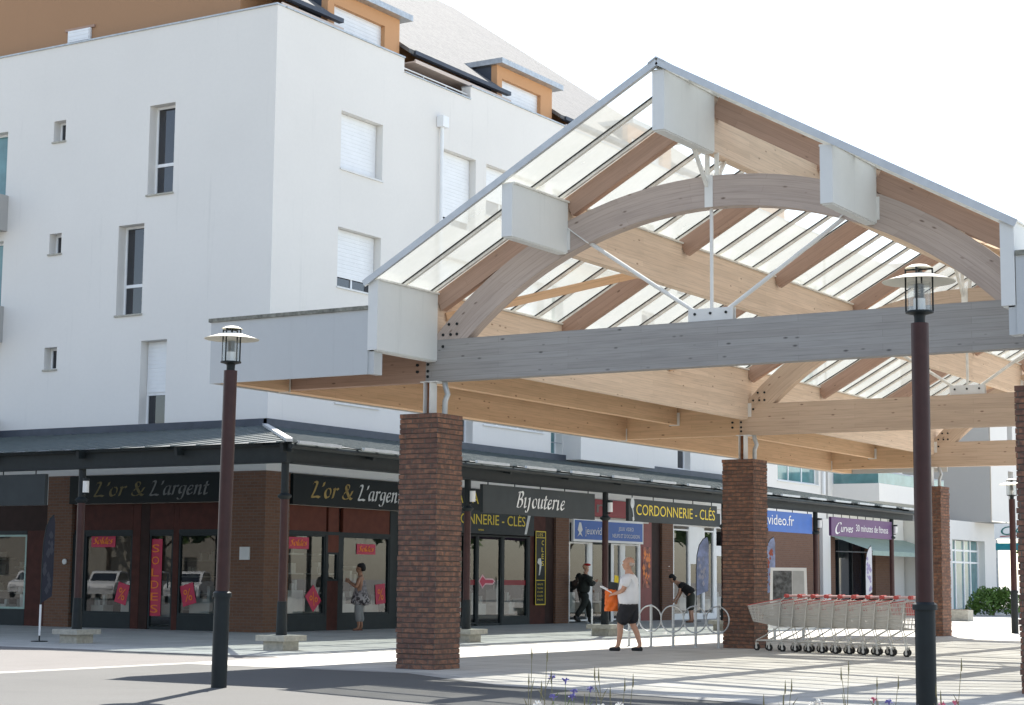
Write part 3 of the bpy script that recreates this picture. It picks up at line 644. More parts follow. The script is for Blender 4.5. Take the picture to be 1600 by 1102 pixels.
shopfront(RF, 'game_shop_front', [('panel',25.79,25.93,0,3.13,PVC), ('panel',27.1,27.35,0,2.42,PVC), ('panel',28.55,28.7,0,2.42,PVC), ('panel',29.2,29.45,0,2.42,PVC), ('panel',30.4,30.52,0,3.13,PVC), ('glass',25.931,27.099,.05,2.42,PVC), ('door',27.351,28.549,.02,2.419,FRAME), ('glass',28.701,29.199,.05,2.419,PVC), ('glass',29.451,30.399,.05,2.419,PVC), ('panel',30.521,31.3,0,3.2,plain('red_panel',(.22,.035,.03),.5)), ('panel',31.301,31.91,0,3.2,PANELD)])
interior(RF, 25.9, 30.5, 5, 3.0, 6)
shopfront(RF, 'corner_shop_front', [('panel',32.73,32.9,0,3.1,PVC), ('panel',34.05,34.14,0,3.1,PVC), ('panel',35.15,35.24,0,3.1,PVC), ('panel',36.0,36.2,0,3.1,PVC), ('panel',32.901,36.0,0,.15,PVC), ('glass',32.901,34.049,.151,3.0,PVC), ('panel',34.141,35.149,1.9,3.1,PVC), ('glass',34.141,35.149,.151,1.899,PVC), ('glass',35.241,35.999,.151,3.0,PVC), ('glass',36.201,38.1,.05,2.2,PVC), ('panel',36.201,38.19,2.201,2.5,PVC), ('panel',32.73,38.19,3.101,3.758,WHITE)])
interior(RF, 32.8, 38.1, 4, 3.0, 8)
MB().box(-12.52, -12.402, 26, 31, 3.1, 3.2).build('soffit_band', WHITE, bld)
for a, b in ((17.1, 31.9),): fsolid('shop_header', HEADER, RF, a, b, 3.2, 3.758, .06, .3, bld)
fsolid('shop_header', HEADER, LF, -27, -13.6, 3.04, 3.758, .06, .3, bld); fsolid('shop_header', HEADER, RF, 12.4, 17.1, 3.0, 3.758, .06, .3, bld)
# ================================================================ ARCADE AWNING
awn = thing('arcade_awning', 'dark steel and glass arcade roof on slim red posts wrapping round the shop corner', 'awning', (-5.65, 3.73, 0))
AWNBAR = plain('teal_grey_bar', (.10,.125,.125), .5, 0, .1, 6, 0, .3)
EX, EY, EZ, TZ = -5.3, 3.38, 3.66, 4.80
XE = 36.8
posts = [(-5.65, 3.73), (-5.65, 9.75), (-5.65, 15.68), (-5.65, 22.2), (-5.65, 28.5), (-5.65, 34.9), (-10.6, 3.73), (-15.6, 3.73), (-20.6, 3.73)]
for k, (x, y) in enumerate(posts):
    pb = MB(); pb.tube([(x,y,.86), (x,y,2.72)], .075, 12)
    p = pb.build('post', MAROON, awn, True)
    MB().tube([(x,y,.27), (x,y,.859)], [.10,.085], 12).build('post_foot', DARKST, p, True); MB().tube([(x,y,2.7201), (x,y,3.33)], .07, 12).lathe([(.07,2.66),(.12,2.70),(.13,2.73),(.07,2.78)], (x,y,0), 12).build('post_sleeve', DARKST, p, True)
    bevel(MB().box(x-.32, x+.32, y-.32, y+.32, .17, .268).box(x-.22, x+.22, y-.22, y+.22, 0, .169).build('footing', PLINTH, p), .012)
    if k not in (0, 3):
        lx, ly = (x+.16, y-.06) if y > 4 else (x+.2, y-.1)
        MB().tube([(lx,ly,2.86), (lx,ly,3.08)], .06, 10).build('post_lamp', STEELW, p, True)
        MB().tube([(lx,ly,3.081), (lx,ly,3.13)], .065, 10).tube([(lx,ly,2.83), (x,y,2.83)], .015, 6).build('lamp_bracket', DARKST, p, True)
MB().box(-26, -5.65+.07, 3.67, 3.79, 3.331, 3.62).box(-26, -5.58, 3.62, 3.8, 3.318, 3.33).box(-26, -5.58, 3.62, 3.8, 3.621, 3.634).build('eave_beam', DARKST, awn)
MB().box(-5.71, -5.59, 3.8, XE, 3.331, 3.62).box(-5.78, -5.54, 3.801, XE, 3.318, 3.33).box(-5.78, -5.54, 3.801, XE, 3.621, 3.634).build('eave_beam', DARKST, awn)
MB().tube([(-5.36, 3.5, 3.60), (-5.36, XE+.6, 3.53)], .05, 10).build('gutter', DARKST, awn, True)
for k in range(17): MB().box(-5.30, -5.24, 3.6+k*1.96, 3.6+k*1.96+1.25, EZ-.02, EZ+.035).build('eave_glint', ALU, awn)  # strips added to stand in for sunlit glints along the glass edge
# glass slopes
def zl(y): return EZ+(TZ-EZ)*(y-EY)/(11.45-EY)
def zr(x): return EZ+(TZ-EZ)*(EX-x)/(EX+12.43)
MB().quad((-26,EY,EZ), (EX,EY,EZ), (-12.43,11.45,TZ), (-26,11.45,TZ)).quad((EX,EY,EZ), (EX,XE,EZ), (-12.43,XE,TZ), (-12.43,11.45,TZ)).build('glass_roof', AWNGLASS, awn)
def hip_y(x): return EY+(EX-x)/(EX+12.43)*(11.45-EY)
def hip_x(y): return EX-(y-EY)/(11.45-EY)*(EX+12.43)
x = EX-.25
k = 0
while x > -25.9:
    yt = min(11.44, hip_y(x)); mj = k % 4 == 0
    MB().beam((x, EY-.02, zl(EY)+.006), (x, yt, zl(yt)+.006), .06, .024).build('glazing_bar', AWNBAR, awn)
    if mj: MB().beam((x, EY+.1, zl(EY+.1)-.10), (x, yt, zl(yt)-.10), .07, .16).build('rafter', DARKST, awn)
    x -= .62; k += 1
y = EY+.25; k = 0
while y < XE:
    xt = max(-12.42, hip_x(y)); mj = k % 4 == 0
    MB().beam((EX+.02, y, zr(EX)+.006), (xt, y, zr(xt)+.006), .06, .024).build('glazing_bar', AWNBAR, awn)
    if mj: MB().beam((EX-.1, y, zr(EX-.1)-.10), (xt, y, zr(xt)-.10), .07, .16).build('rafter', DARKST, awn)
    y += .62; k += 1
MB().beam((EX+.03, EY-.03, EZ+.03), (-12.43, 11.45, TZ+.03), .12, .06).build('hip_cap', ALU, awn)
for f in (.33, .66):
    yy = EY+(11.45-EY)*f; xx = hip_x(yy)
    MB().box(-26, xx, yy-.05, yy+.05, zl(yy)-.2, zl(yy)-.05).box(xx-.05, xx+.05, yy, XE, zr(xx)-.2, zr(xx)-.05).build('purlin', DARKST, awn)
MB().box(-26, -12.3, 11.36, 11.498, TZ-.03, TZ+.17).box(-12.398, -12.28, 11.36, XE, TZ-.03, TZ+.17).build('flashing', ZINC, awn)

# ================================================================ SIGNS
LET_Y = plain('yellow_letters', (.72,.55,.03), .5, 0, .05); LET_W = plain('white_letters', (.75,.75,.73), .5, 0, .04)
LET_D = plain('dim_gold_letters', (.15,.115,.04), .6); LET_S = plain('silver_letters', (.15,.15,.14), .5, 0, .1); LET_G = plain('gold_letters', (.36,.25,.07), .45, .2, .15)
SIGND = plain('charcoal_sign', (.036,.043,.045), .6, 0, .1, 3, 0, .2); SIGNB = plain('blue_sign', (.022,.11,.42), .45, 0, .06); SIGNP = plain('purple_sign', (.10,.035,.13), .45, 0, .06)
SIGNK = plain('black_sign', (.005,.010,.011), .5, 0, .1, 3, 0, .2); SIGNR = plain('red_sign', (.28,.02,.03), .5, 0, .08); PINK = plain('pink_poster', (.55,.03,.085), .5, 0, .08); ORPOST = plain('orange_print', (.85,.22,.02), .5, 0, .1)
YV = (0,1,0); XV = (1,0,0)
def hanging(y0, y1, z0, z1, m, label, n=5):
    t = thing('hanging_sign', label, 'sign', (-5.65, (y0+y1)/2, z0))
    bevel(MB().box(-5.69, -5.61, y0, y1, z0, z1).build('board', m, t), .006)
    for k in range(n): yy = y0+.25+(y1-y0-.5)*k/(n-1); MB().tube([(-5.65,yy,z1+.0005), (-5.65,yy,3.3185)], .012, 6).build('hanger', DARKST, t)
    return t
t = hanging(10.28, 15.1, 2.66, 3.255, SIGND, 'charcoal hanging sign with white italic Bijouterie lettering')
script('Bijouterie', (-5.608, 11.58, 2.83), YV, UP, 2.1, .43, LET_W, t, nib=.05)
t = hanging(16.77, 21.69, 2.69, 3.225, SIGND, 'charcoal hanging sign with yellow capitals CORDONNERIE - CLÉS and a grey key')
text('CORDONNERIE - CLÉS', (-5.609, 17.15, 2.85), YV, UP, .27, LET_Y, t, 4.4)
MB().lathe([(.0,0),(.1,0),(.1,.012),(.045,.012),(.045,0)], (0,0,0), 16)
kk = MB(); kk.prism([(.1*math.cos(a*.3927), .13*math.sin(a*.3927)) for a in range(16)], (-5.6099, 16.95, 3.12), YV, UP, (.008,0,0)); kk.prism([(-.03,-.05),(.03,-.05),(.10,-.36),(.02,-.40),(.0,-.30),(.05,-.28)], (-5.6095, 16.95, 3.08), YV, UP, (.008,0,0)); kk.build('key_emblem', GALV, t)
t = hanging(23.2, 28.16, 2.67, 3.24, SIGNB, 'bright blue hanging sign with white web address lettering')
text('jeuxvideo.fr', (-5.609, 23.9, 2.86), YV, UP, .3, LET_W, t, 2.9)
t = hanging(29.65, 34.85, 2.66, 3.22, SIGNP, 'purple hanging sign reading 30 minutes de fitness', 8)
script('C', (-5.609, 29.9, 2.74), YV, UP, .5, .44, LET_W, t, nib=.06); text('urves', (-5.609, 30.4, 2.79), YV, UP, .25, LET_W, t, 1.0, shear=.35)
text('30 minutes de fitness', (-5.609, 31.65, 2.84), YV, UP, .22, LET_W, t, 2.8)
t = thing('hanging_sign', 'blank dark grey hanging sign at the left end of the arcade', 'sign', (-13.5, 3.73, 2.64))
bevel(MB().box(-16.2, -11.55, 3.69, 3.77, 2.64, 3.245).build('board', SIGND, t), .006)
for xx in (-15.8, -14.2, -12.75, -11.85): MB().tube([(xx,3.73,3.2455), (xx,3.73,3.318)], .012, 6).build('hanger', DARKST, t)
t = thing('fascia_sign', 'black shop fascia with gold and silver L\'or & L\'argent lettering left of the brick corner', 'sign', (-16.1, 11.45, 3.05))
MB().box(-18.58, -13.63, 11.40, 11.49, 3.05, 3.74).build('board', SIGNK, t)
script("L'or &", (-17.8, 11.399, 3.23), XV, UP, 1.75, .46, LET_D, t); script("L'argent", (-15.95, 11.399, 3.23), XV, UP, 1.9, .46, LET_S, t)
t = thing('fascia_sign', 'black shop fascia with gold and silver L\'or & L\'argent lettering right of the brick corner', 'sign', (-12.35, 14.6, 3.0))
MB().box(-12.39, -12.3, 12.41, 17.08, 3.01, 3.73).build('board', SIGNK, t)
script("L'or &", (-12.299, 13.05, 3.21), YV, UP, 1.75, .5, LET_G, t, nib=.06); script("L'argent", (-12.299, 14.95, 3.21), YV, UP, 1.95, .5, LET_W, t, nib=.055)
t = thing('fascia_sign', 'dark cobbler fascia with yellow letters above the key shop door', 'sign', (-12.35, 21, 2.5))
MB().box(-12.39, -12.3, 17.9, 23.6, 2.52, 3.15).build('board', FRAME, t); MB().box(-12.39, -12.31, 17.9, 22.9, 3.151, 3.74).build('upper_board', SIGNK, t)
text('CORDONNERIE - CLÉS', (-12.299, 18.35, 2.78), YV, UP, .29, LET_Y, t, 4.75); text('www.', (-12.299, 20.6, 2.6), YV, UP, .08, LET_Y, t, .3)
text('A', (-12.309, 20.28, 3.33), YV, UP, .33, LET_Y, t, .34); text('A', (-12.309, 19.5, 3.33), YV, UP, .33, LET_Y, t, .34)
kb = MB(); kb.prism([(0,.0),(.12,0),(.34,.55),(.2,.6)], (-12.2985, 23.05, 2.56), YV, UP, (.01,0,0)); kb.build('key_emblem', GALV, t)
t = thing('fascia_sign', 'blue game shop fascia in a white frame with white lettering', 'sign', (-12.35, 28.2, 2.45))
MB().box(-12.39, -12.31, 25.93, 30.45, 2.43, 3.14).build('frame', PVC, t); MB().box(-12.3095, -12.30, 26.0, 30.38, 2.5, 3.07).build('board', SIGNB, t)
text('jeuxvideo', (-12.299, 26.62, 2.66), YV, UP, .24, LET_W, t, 1.4); text('JEUX VIDEO', (-12.299, 28.75, 2.82), YV, UP, .12, LET_W, t, 1.0); text('NEUFS ET D\'OCCASION', (-12.299, 28.35, 2.6), YV, UP, .12, LET_W, t, 1.8)
em = MB(); em.prism([(0,0),(.1,.12),(.0,.2),(.1,.42),(.2,.42),(.3,.2),(.2,.12),(.3,0),(.18,.06),(.12,.06)], (-12.2995, 26.15, 2.58), YV, UP, (.008,0,0)); em.build('emblem', LET_W, t)
t = thing('fascia_sign', 'dark red fascia panel above the blue game shop sign', 'sign', (-12.35, 28, 3.25))
MB().box(-12.39, -12.31, 25.0, 31.3, 3.215, 3.74).build('board', SIGNR, t); text('n', (-12.309, 27.35, 3.34), YV, UP, .4, LET_S, t, .5)
t = thing('fascia_sign', 'small grey fascia board beside the charcoal key sign', 'sign', (-12.35, 35.6, 3.3)); MB().box(-12.36, -12.3, 34.9, 36.2, 3.15, 3.6).build('board', SIGND, t); text('L', (-12.299, 35.5, 3.22), YV, UP, .3, LET_W, t, .3)
t = thing('banner_sign', 'tall black sign with yellow border and key picture on the red-brown pier', 'sign', (-12.45, 24.15, .55))
MB().box(-12.448, -12.40, 23.86, 24.44, .55, 2.68).build('board', SIGNK, t)
bd = MB()
for q in ((23.86,23.89,.55,2.68), (24.41,24.44,.55,2.68), (23.891,24.409,.55,.58), (23.891,24.409,2.65,2.68), (23.891,24.409,2.48,2.5), (23.891,24.409,1.25,1.27)): bd.box(-12.3995, -12.394, *q)
bd.build('border', LET_Y, t)
text('LES', (-12.398, 23.97, 2.53), YV, UP, .09, LET_Y, t, .3)
for k, c in enumerate('CLÉS'): text(c, (-12.398, 24.2, 2.28-.2*k), YV, UP, .14, LET_Y, t, .12)
for k in range(5): text(('MINUTE','TALONS','CUIR','CLÉS','PILES')[k], (-12.398, 23.97, 1.12-.11*k), YV, UP, .05, LET_Y, t, .32)
MB().prism([(0,0),(.06,.02),(.16,.34),(.1,.5),(-.04,.48),(-.08,.36),(.04,.3)], (-12.398, 24.05, 1.4), YV, UP, (.004,0,0)).build('key_picture', GALV, t)
# sale posters
def poster(F, s, z, wd, h, label, tx='Soldes', rot=0, m=PINK, vert=False, d=.088):
    o = F(s, z, d); t = thing('sale_poster', label, 'poster', o, 'sale posters in the jeweller windows'); r = Vector(XV if F is LF else YV); n = Vector((0,-1,0)) if F is LF else Vector((1,0,0))
    u = Vector(UP); c, sn = math.cos(R(rot)), math.sin(R(rot)); r2, u2 = r*c+u*sn, u*c-r*sn; o = Vector(o)
    MB().prism([(-wd/2,-h/2), (wd/2,-h/2), (wd/2,h/2), (-wd/2,h/2)], o, r2, u2, n*.004).build('sheet', m, t)
    if vert:
        for k, ch in enumerate(tx): text(ch, o-r2*.13+u2*(h/2-.32-.29*k)+n*.005, r2, u2, .2, ORPOST, t, .24)
    elif tx == '%': text('%', o-r2*wd*.3-u2*h*.3+n*.005, r2, u2, h*.6, ORPOST, t, wd*.6)
    else: script(tx, o-r2*wd*.42-u2*h*.22+n*.005, r2, u2, wd*.8, h*.7, ORPOST, t, nib=.09)
poster(LF, -17.55, 2.13, .8, .3, 'pink Soldes poster high in the window beside the left arcade post')
poster(LF, -16.87, .85, .38, .5, 'tilted pink and orange discount square low in the window beside the left arcade post', '%', -15)
poster(LF, -15.8, 1.25, .38, 1.85, 'tall pink SOLDES strip in the shop door left of the brick corner', 'SOLDES', 0, PINK, True)
poster(LF, -14.75, .85, .42, .5, 'tilted pink and orange discount square in the window left of the brick corner', '%', 14)
poster(RF, 12.9, 2.1, .8, .28, 'pink Soldes poster high in the window right of the brick corner')
poster(RF, 15.65, 2.0, .8, .26, 'pink Soldes poster high in the window above the woman in the dress')
poster(RF, 13.52, .78, .42, .5, 'tilted red diamond discount poster in the window right of the brick corner', '%', 40)
poster(RF, 16.3, .88, .42, .5, 'pink and orange discount poster in the window right of the woman in the dress', '%', 5)
st = MB()
for a, b in ((20.45,20.78), (22.25,23.48)): st.box(-12.499, -12.495, a, b, 1.12, 1.26)
tag(st.build('window_stripe', SIGNR), 'red sticker stripe across the cobbler shop glass', 'sticker')
t = thing('door_sticker', 'pink key-shaped emblem on the glass cobbler door', 'sticker', (-12.5, 21.4, 1.1))
MB().prism([(0,.17),(.2,.36),(.38,.25),(.75,.25),(.88,.17),(.75,.08),(.38,.08),(.2,-.03)], (-12.499, 20.95, 1.05), YV, UP, (.004,0,0)).build('backing', plain('pink_white', (.75,.45,.48), .5), t)
MB().prism([(.06,.17),(.21,.31),(.36,.21),(.74,.21),(.8,.17),(.74,.12),(.36,.12),(.21,.02)], (-12.4948, 20.95, 1.05), YV, UP, (.002,0,0)).build('emblem', PINK, t)
t = thing('wall_poster', 'orange and black poster on the red pier beside the game shop', 'poster', (-12.44, 30.9, 1.3))
MB().box(-12.449, -12.44, 30.65, 31.2, 1.05, 2.35).build('sheet', plain('flame_print', (.30,.08,.05), .5, 0, .9, 5, 0, .3), t)
fl = MB(); rnd = random.Random(5)
for k in range(16): a, z, q = rnd.uniform(30.72,31.12), rnd.uniform(1.2,2.2), rnd.uniform(.04,.12); fl.prism([(-q,0),(0,-q*.8),(q,0),(0,q*1.4)], (-12.4399+.0003*k, a, z), YV, UP, (.0002,0,0))
fl.build('print', ORPOST, t)
tag(bevel(MB().box(-13.1, -12.8, 11.46, 11.484, 1.68, 1.98).build('wall_plaque', STEELW), .004), 'small white plaque on the brick corner column', 'plaque')
tag(MB().tube([(-18.72,11.47,1.62), (-18.72,11.44,1.62)], .07, 12).build('door_bell', STEELW, None, True), 'small round white box on the brick pier at the left', 'wall box')

# ================================================================ STREET LAMPS
def lamp(loc, label, H=3.72, s=.62, pole=.08):
    t = thing('street_lamp', label, 'lamp', loc, 'street lamps on the plaza'); x, y, z = loc
    MB().tube([(x,y,1.1), (x,y,H)], pole, 20).build('pole', MAROON, t, True)
    MB().tube([(x,y,0), (x,y,1.099)], pole+.012, 20).lathe([(pole+.03,1.05),(pole+.03,1.1),(pole,1.12)], (x,y,0), 20).build('pole_sleeve', DARKST, t, True)
    MB().lathe([(.0,H),(.05,H),(.05,H+.09*s),(.09*s,H+.12*s),(.20*s,H+.15*s),(.20*s,H+.175*s),(0,H+.176*s)], (x,y,0), 20).build('collar', DARKST, t, True)
    cg = MB()
    for k in range(4):
        a = R(8+90*k); px, py = x+.195*s*math.cos(a), y+.195*s*math.sin(a); cg.tube([(px,py,H+.17*s), (px,py,H+.80*s)], .014*s, 6)
    cg.tube([(x+.195*s*math.cos(R(8)), y+.195*s*math.sin(R(8)), H+.79*s), (x-.195*s*math.cos(R(8)), y-.195*s*math.sin(R(8)), H+.79*s)], .014*s, 6)
    cg.tube([(x+.195*s*math.cos(R(98)), y+.195*s*math.sin(R(98)), H+.79*s), (x-.195*s*math.cos(R(98)), y-.195*s*math.sin(R(98)), H+.79*s)], .014*s, 6)
    cg.tube([(x,y,H+.7*s), (x,y,H+.80*s)], .02*s, 8)
    cg.build('cage', DARKST, t, True)
    MB().lathe([(.52*s,H+.60*s),(.53*s,H+.61*s),(.40*s,H+.65*s),(.2*s,H+.715*s),(.0,H+.735*s),(.0,H+.73*s),(.2*s,H+.705*s),(.40*s,H+.64*s),(.52*s,H+.60*s)], (x,y,0), 40).build('shade', plain('lamp_shade', (.74,.71,.60), .5, 0, .06), t, True)
    MB().lathe([(.0,H+.87*s),(.12*s,H+.85*s),(.20*s,H+.81*s),(.0,H+.808*s)], (x,y,0), 20).build('cap', plain('lamp_shade', (.74,.71,.60)), t, True)
    MB().lathe([(.165*s,H+.178*s),(.165*s,H+.6*s)], (x,y,0), 24).build('globe', CLEARGLASS, t, True)
    MB().tube([(x,y,H+.18*s), (x,y,H+.36*s)], .085*s, 16).build('lamp_body', PVC, t, True)
    lv = MB()
    for k in range(9): lv.lathe([(.06*s,H+.37*s+.024*k*s),(.085*s,H+.375*s+.024*k*s),(.06*s,H+.385*s+.024*k*s)], (x,y,0), 16)
    lv.build('louvre', GALV, t, True); return t
lamp((.73,-5.43,0), 'slim maroon street lamp standing left of the brick pillar').rotation_euler = (0, .012, 0)
lamp((9.48,-6.12,0), 'slim maroon street lamp in the right foreground', 3.64, .63)
lamp((.84,26.14,0), 'small distant street lamp at the right by the white building', 3.5, .63)
# ================================================================ PEOPLE
SKIN = plain('skin', (.52,.29,.20), .55, 0, .06, 20); SKIN2 = plain('tanned_skin', (.42,.22,.14), .55, 0, .06, 20)
def skinmesh(name, chains, mat, parent, sub=2, root=None, shells=None, k=1.0):
    """chains: lists of (point, radius or (rx,ry)); points shared by coordinates join up. One continuous surface."""
    vs, rs, es, idx = [], [], [], {}
    def vid(p, r):
        q = tuple(round(c, 4) for c in p)
        if q not in idx: idx[q] = len(vs); vs.append(p); rs.append(tuple(x*k for x in (r if isinstance(r, tuple) else (r, r))))
        return idx[q]
    for ch in chains:
        pv = None
        for p, r in ch:
            v = vid(p, r)
            if pv is not None and pv != v: es.append((pv, v))
            pv = v
    me = bpy.data.meshes.new(name); me.from_pydata(vs, es, []); o = bpy.data.objects.new(name, me); COL.objects.link(o)
    m = o.modifiers.new('skin', 'SKIN'); m.use_smooth_shade = True; m.branch_smoothing = .4
    for i, r in enumerate(rs): me.skin_vertices[0].data[i].radius = r
    for i in range(len(rs)): me.skin_vertices[0].data[i].use_root = (i == 0)
    s = o.modifiers.new('sub', 'SUBSURF'); s.levels = sub; s.render_levels = sub
    dg = bpy.context.evaluated_depsgraph_get(); dg.update(); ev = bpy.data.meshes.new_from_object(o.evaluated_get(dg))
    bpy.data.objects.remove(o); bpy.data.meshes.remove(me)
    if shells:
        bm = bmesh.new(); bm.from_mesh(ev)
        for c, ax, r in shells:
            q = bmesh.ops.create_icosphere(bm, subdivisions=3, radius=1)
            for v in q['verts']: v.co = Vector(c)+ax[0]*v.co.x*r[0]+ax[1]*v.co.y*r[1]+ax[2]*v.co.z*r[2]
        bm.to_mesh(ev); bm.free()
        o = bpy.data.objects.new(name, ev); COL.objects.link(o)
        rm = o.modifiers.new('fuse', 'REMESH'); rm.mode = 'VOXEL'; rm.voxel_size = .0085; rm.use_smooth_shade = True
        sm = o.modifiers.new('smooth', 'SMOOTH'); sm.iterations = 2; sm.factor = .4
        dg = bpy.context.evaluated_depsgraph_get(); dg.update(); e2 = bpy.data.meshes.new_from_object(o.evaluated_get(dg))
        bpy.data.objects.remove(o); bpy.data.meshes.remove(ev); ev = e2
    ev.name = name; ev.materials.clear(); ev.materials.append(mat)
    for p in ev.polygons: p.use_smooth = True
    q = bpy.data.objects.new(name, ev); COL.objects.link(q)
    if parent: q.parent = parent
    return q
def handchain(w, d, side, r=.02, curl=.6):
    """palm and five fingers growing from wrist w along d; side = direction towards the thumb; curl bends down along d x side"""
    w, d, side = Vector(w), Vector(d).normalized(), Vector(side).normalized(); dn = d.cross(side).normalized()
    p = w+d*.05; out = [[(tuple(w), .024), (tuple(p), (.034, .02))]]
    for k, (off, L) in enumerate(((.030,.072), (.010,.08), (-.010,.075), (-.030,.058))):
        a = p+d*.035+side*off; b = a+(d*math.cos(curl*.5)+dn*math.sin(curl*.5))*L*.5; c = b+(d*math.cos(curl*1.4)+dn*math.sin(curl*1.4))*L*.5
        out.append([(tuple(p), (.034,.02)), (tuple(a), .0105), (tuple(b), .0095), (tuple(c), .0075)])
    a = w+d*.03+side*.038; b = a+(d*.75+side*.5+dn*.3).normalized()*.035; c = b+(d*.9+side*.1+dn*.4).normalized()*.028
    out.append([(tuple(w), .024), (tuple(a), .013), (tuple(b), .011), (tuple(c), .009)]); return out
def head(nk, face, upv=(0,0,1), r=1.0):
    n, f, u = Vector(nk), Vector(face).normalized(), Vector(upv).normalized()
    return [[(tuple(n), .062*r), (tuple(n+f*.012*r+u*.10*r), .060*r)]]
def headshells(nk, face, upv=(0,0,1), r=1.0):
    n, f, u = Vector(nk), Vector(face).normalized(), Vector(upv).normalized(); s = f.cross(u).normalized(); ax = (f, s, u)
    P = lambda a, b, c=0: n+f*a*r+u*b*r+s*c*r
    S = lambda c, *q: (c, ax, [x*r for x in q])
    return [S(P(-.005,.185), .098, .078, .092), S(P(.035,.125), .062, .058, .068), S(P(.06,.085), .032, .034, .026), S(P(.098,.148), .022, .014, .022), S(P(.088,.205), .02, .05, .016),
            S(P(.0,.165,.078), .02, .012, .032), S(P(.0,.165,-.078), .02, .012, .032), S(P(.0,.02), .058, .056, .09), S(P(.086,.108), .018, .026, .014)]
def facebits(nk, face, parent, upv=(0,0,1), r=1.0, skin=None):
    n, f, u = Vector(nk), Vector(face).normalized(), Vector(upv).normalized(); s = f.cross(u).normalized()
    P = lambda a, b, c: n+f*a*r+u*b*r+s*c*r
    for k in (-1, 1): MB().tube([P(.080,.178,.032*k), P(.093,.178,.032*k)], .010*r, 8).build('eye', BLACK, parent)
    MB().tube([P(.098,.103,-.022), P(.104,.103,0), P(.098,.103,.022)], .005*r, 6).build('mouth', plain('lips', (.35,.12,.1), .6), parent)
def blob(name, pts, mat, parent):   # ellipsoid shells merged: (centre, radii)
    bm = bmesh.new()
    for c, r in pts:
        q = bmesh.ops.create_icosphere(bm, subdivisions=3, radius=1)
        for v in q['verts']: v.co = Vector((v.co.x*r[0]+c[0], v.co.y*r[1]+c[1], v.co.z*r[2]+c[2]))
    me = bpy.data.meshes.new(name); bm.to_mesh(me); bm.free(); me.materials.append(mat)
    for p in me.polygons: p.use_smooth = True
    o = bpy.data.objects.new(name, me); COL.objects.link(o)
    if parent: o.parent = parent
    return o
def person(loc, rz, label, build):
    t = thing('person', label, 'person', loc); t.rotation_euler = (0,0,rz); build(t); return t
# figures are modelled facing +X locally, Y to their left
def man(t):
    nk = (.025,0,1.415)
    hd = head(nk, (1,0,-.06), r=1.07)
    Lh_, Rh_ = (.33,.06,1.02), (.34,-.12,1.06)
    ch = [[((0,0,.95),(.15,.17)), ((.02,0,1.12),(.165,.18)), ((.0,0,1.28),(.145,.19)), ((.012,0,1.385),(.10,.135)), (nk,.075)]]+hd
    for s, kn, an in ((1, (.16,.10,.50), (.20,.10,.09)), (-1, (-.02,-.10,.50), (-.17,-.10,.10))):
        ch.append([((0,0,.95),(.15,.17)), ((.01,.10*s,.86),.105), (kn,.065), ((kn[0]*.55+an[0]*.45+(-.02), kn[1], .33),.058), (an,.04), ((an[0]+.06,an[1],.045),.035), ((an[0]+.16,an[1],.035),.03)])
    for s, el, wr, side in ((1, (.07,.25,1.10), Lh_, (0,-.4,1)), (-1, (.06,-.26,1.10), Rh_, (0,.4,1))):
        ch.append([((.0,0,1.28),(.145,.19)), ((.0,.185*s,1.33),.062), (el,.048), (wr,.027)])
        ch += handchain(wr, (Vector(wr)-Vector(el)), side, curl=.8)
    b = skinmesh('body', ch, SKIN, t, shells=headshells(nk, (1,0,-.06), r=1.07), k=.97); facebits(nk, (1,0,-.06), b, r=1.07, skin=SKIN)
    sh = [[((.02,0,.80),(.165,.19)), ((.02,0,.93),(.175,.20)), ((.04,0,1.05),(.19,.205)), ((.02,0,1.18),(.18,.205)), ((.0,0,1.30),(.16,.20)), ((.01,0,1.41),(.085,.11))]]
    for s, el in ((1, (.07,.25,1.10)), (-1, (.06,-.26,1.10))):
        sh.append([((.0,0,1.30),(.16,.20)), ((.0,.19*s,1.335),.082), (tuple(Vector((.0,.19*s,1.335)).lerp(Vector(el), .75)),.078)])
    skinmesh('shirt', sh, plain('white_shirt', (.78,.78,.80), .8, 0, .05, 6, .3), t, k=1.17)
    so_ = [[((.01,0,1.08),(.15,.175)), ((.01,0,.97),(.155,.18)), ((.01,0,.88),(.165,.19))]]
    for s, kn in ((1, (.16,.10,.50)), (-1, (-.02,-.10,.50))):
        so_.append([((.01,0,.88),(.165,.19)), ((.02,.10*s,.80),.135), (tuple(Vector((.01,.1*s,.80)).lerp(Vector(kn), .5)),.125), ((kn[0]+.0,kn[1],.47),.11)])
    skinmesh('shorts', so_, plain('dark_shorts', (.022,.022,.026), .85, 0, .2, 8), t, k=1.17)
    for x, y in ((.20,.10), (-.17,-.10)):
        skinmesh('shoe', [[((x-.05,y,.045),.046), ((x+.06,y,.04),.045), ((x+.17,y,.03),.035)]], plain('dark_shoe', (.02,.02,.024), .6), t)
        MB().tube([(x-.005,y,.09), (x,y,.14)], .045, 10).build('sock', PVC, t, True)
    blob('hair', [((-.034,0,1.575),(.058,.082,.045)), ((-.02,.0,1.60),(.05,.087,.03))], plain('grey_hair', (.45,.38,.33), .9), t)
person((-.93,7.97,0), R(194), 'bald man in white shirt and dark shorts walking across the plaza', man)
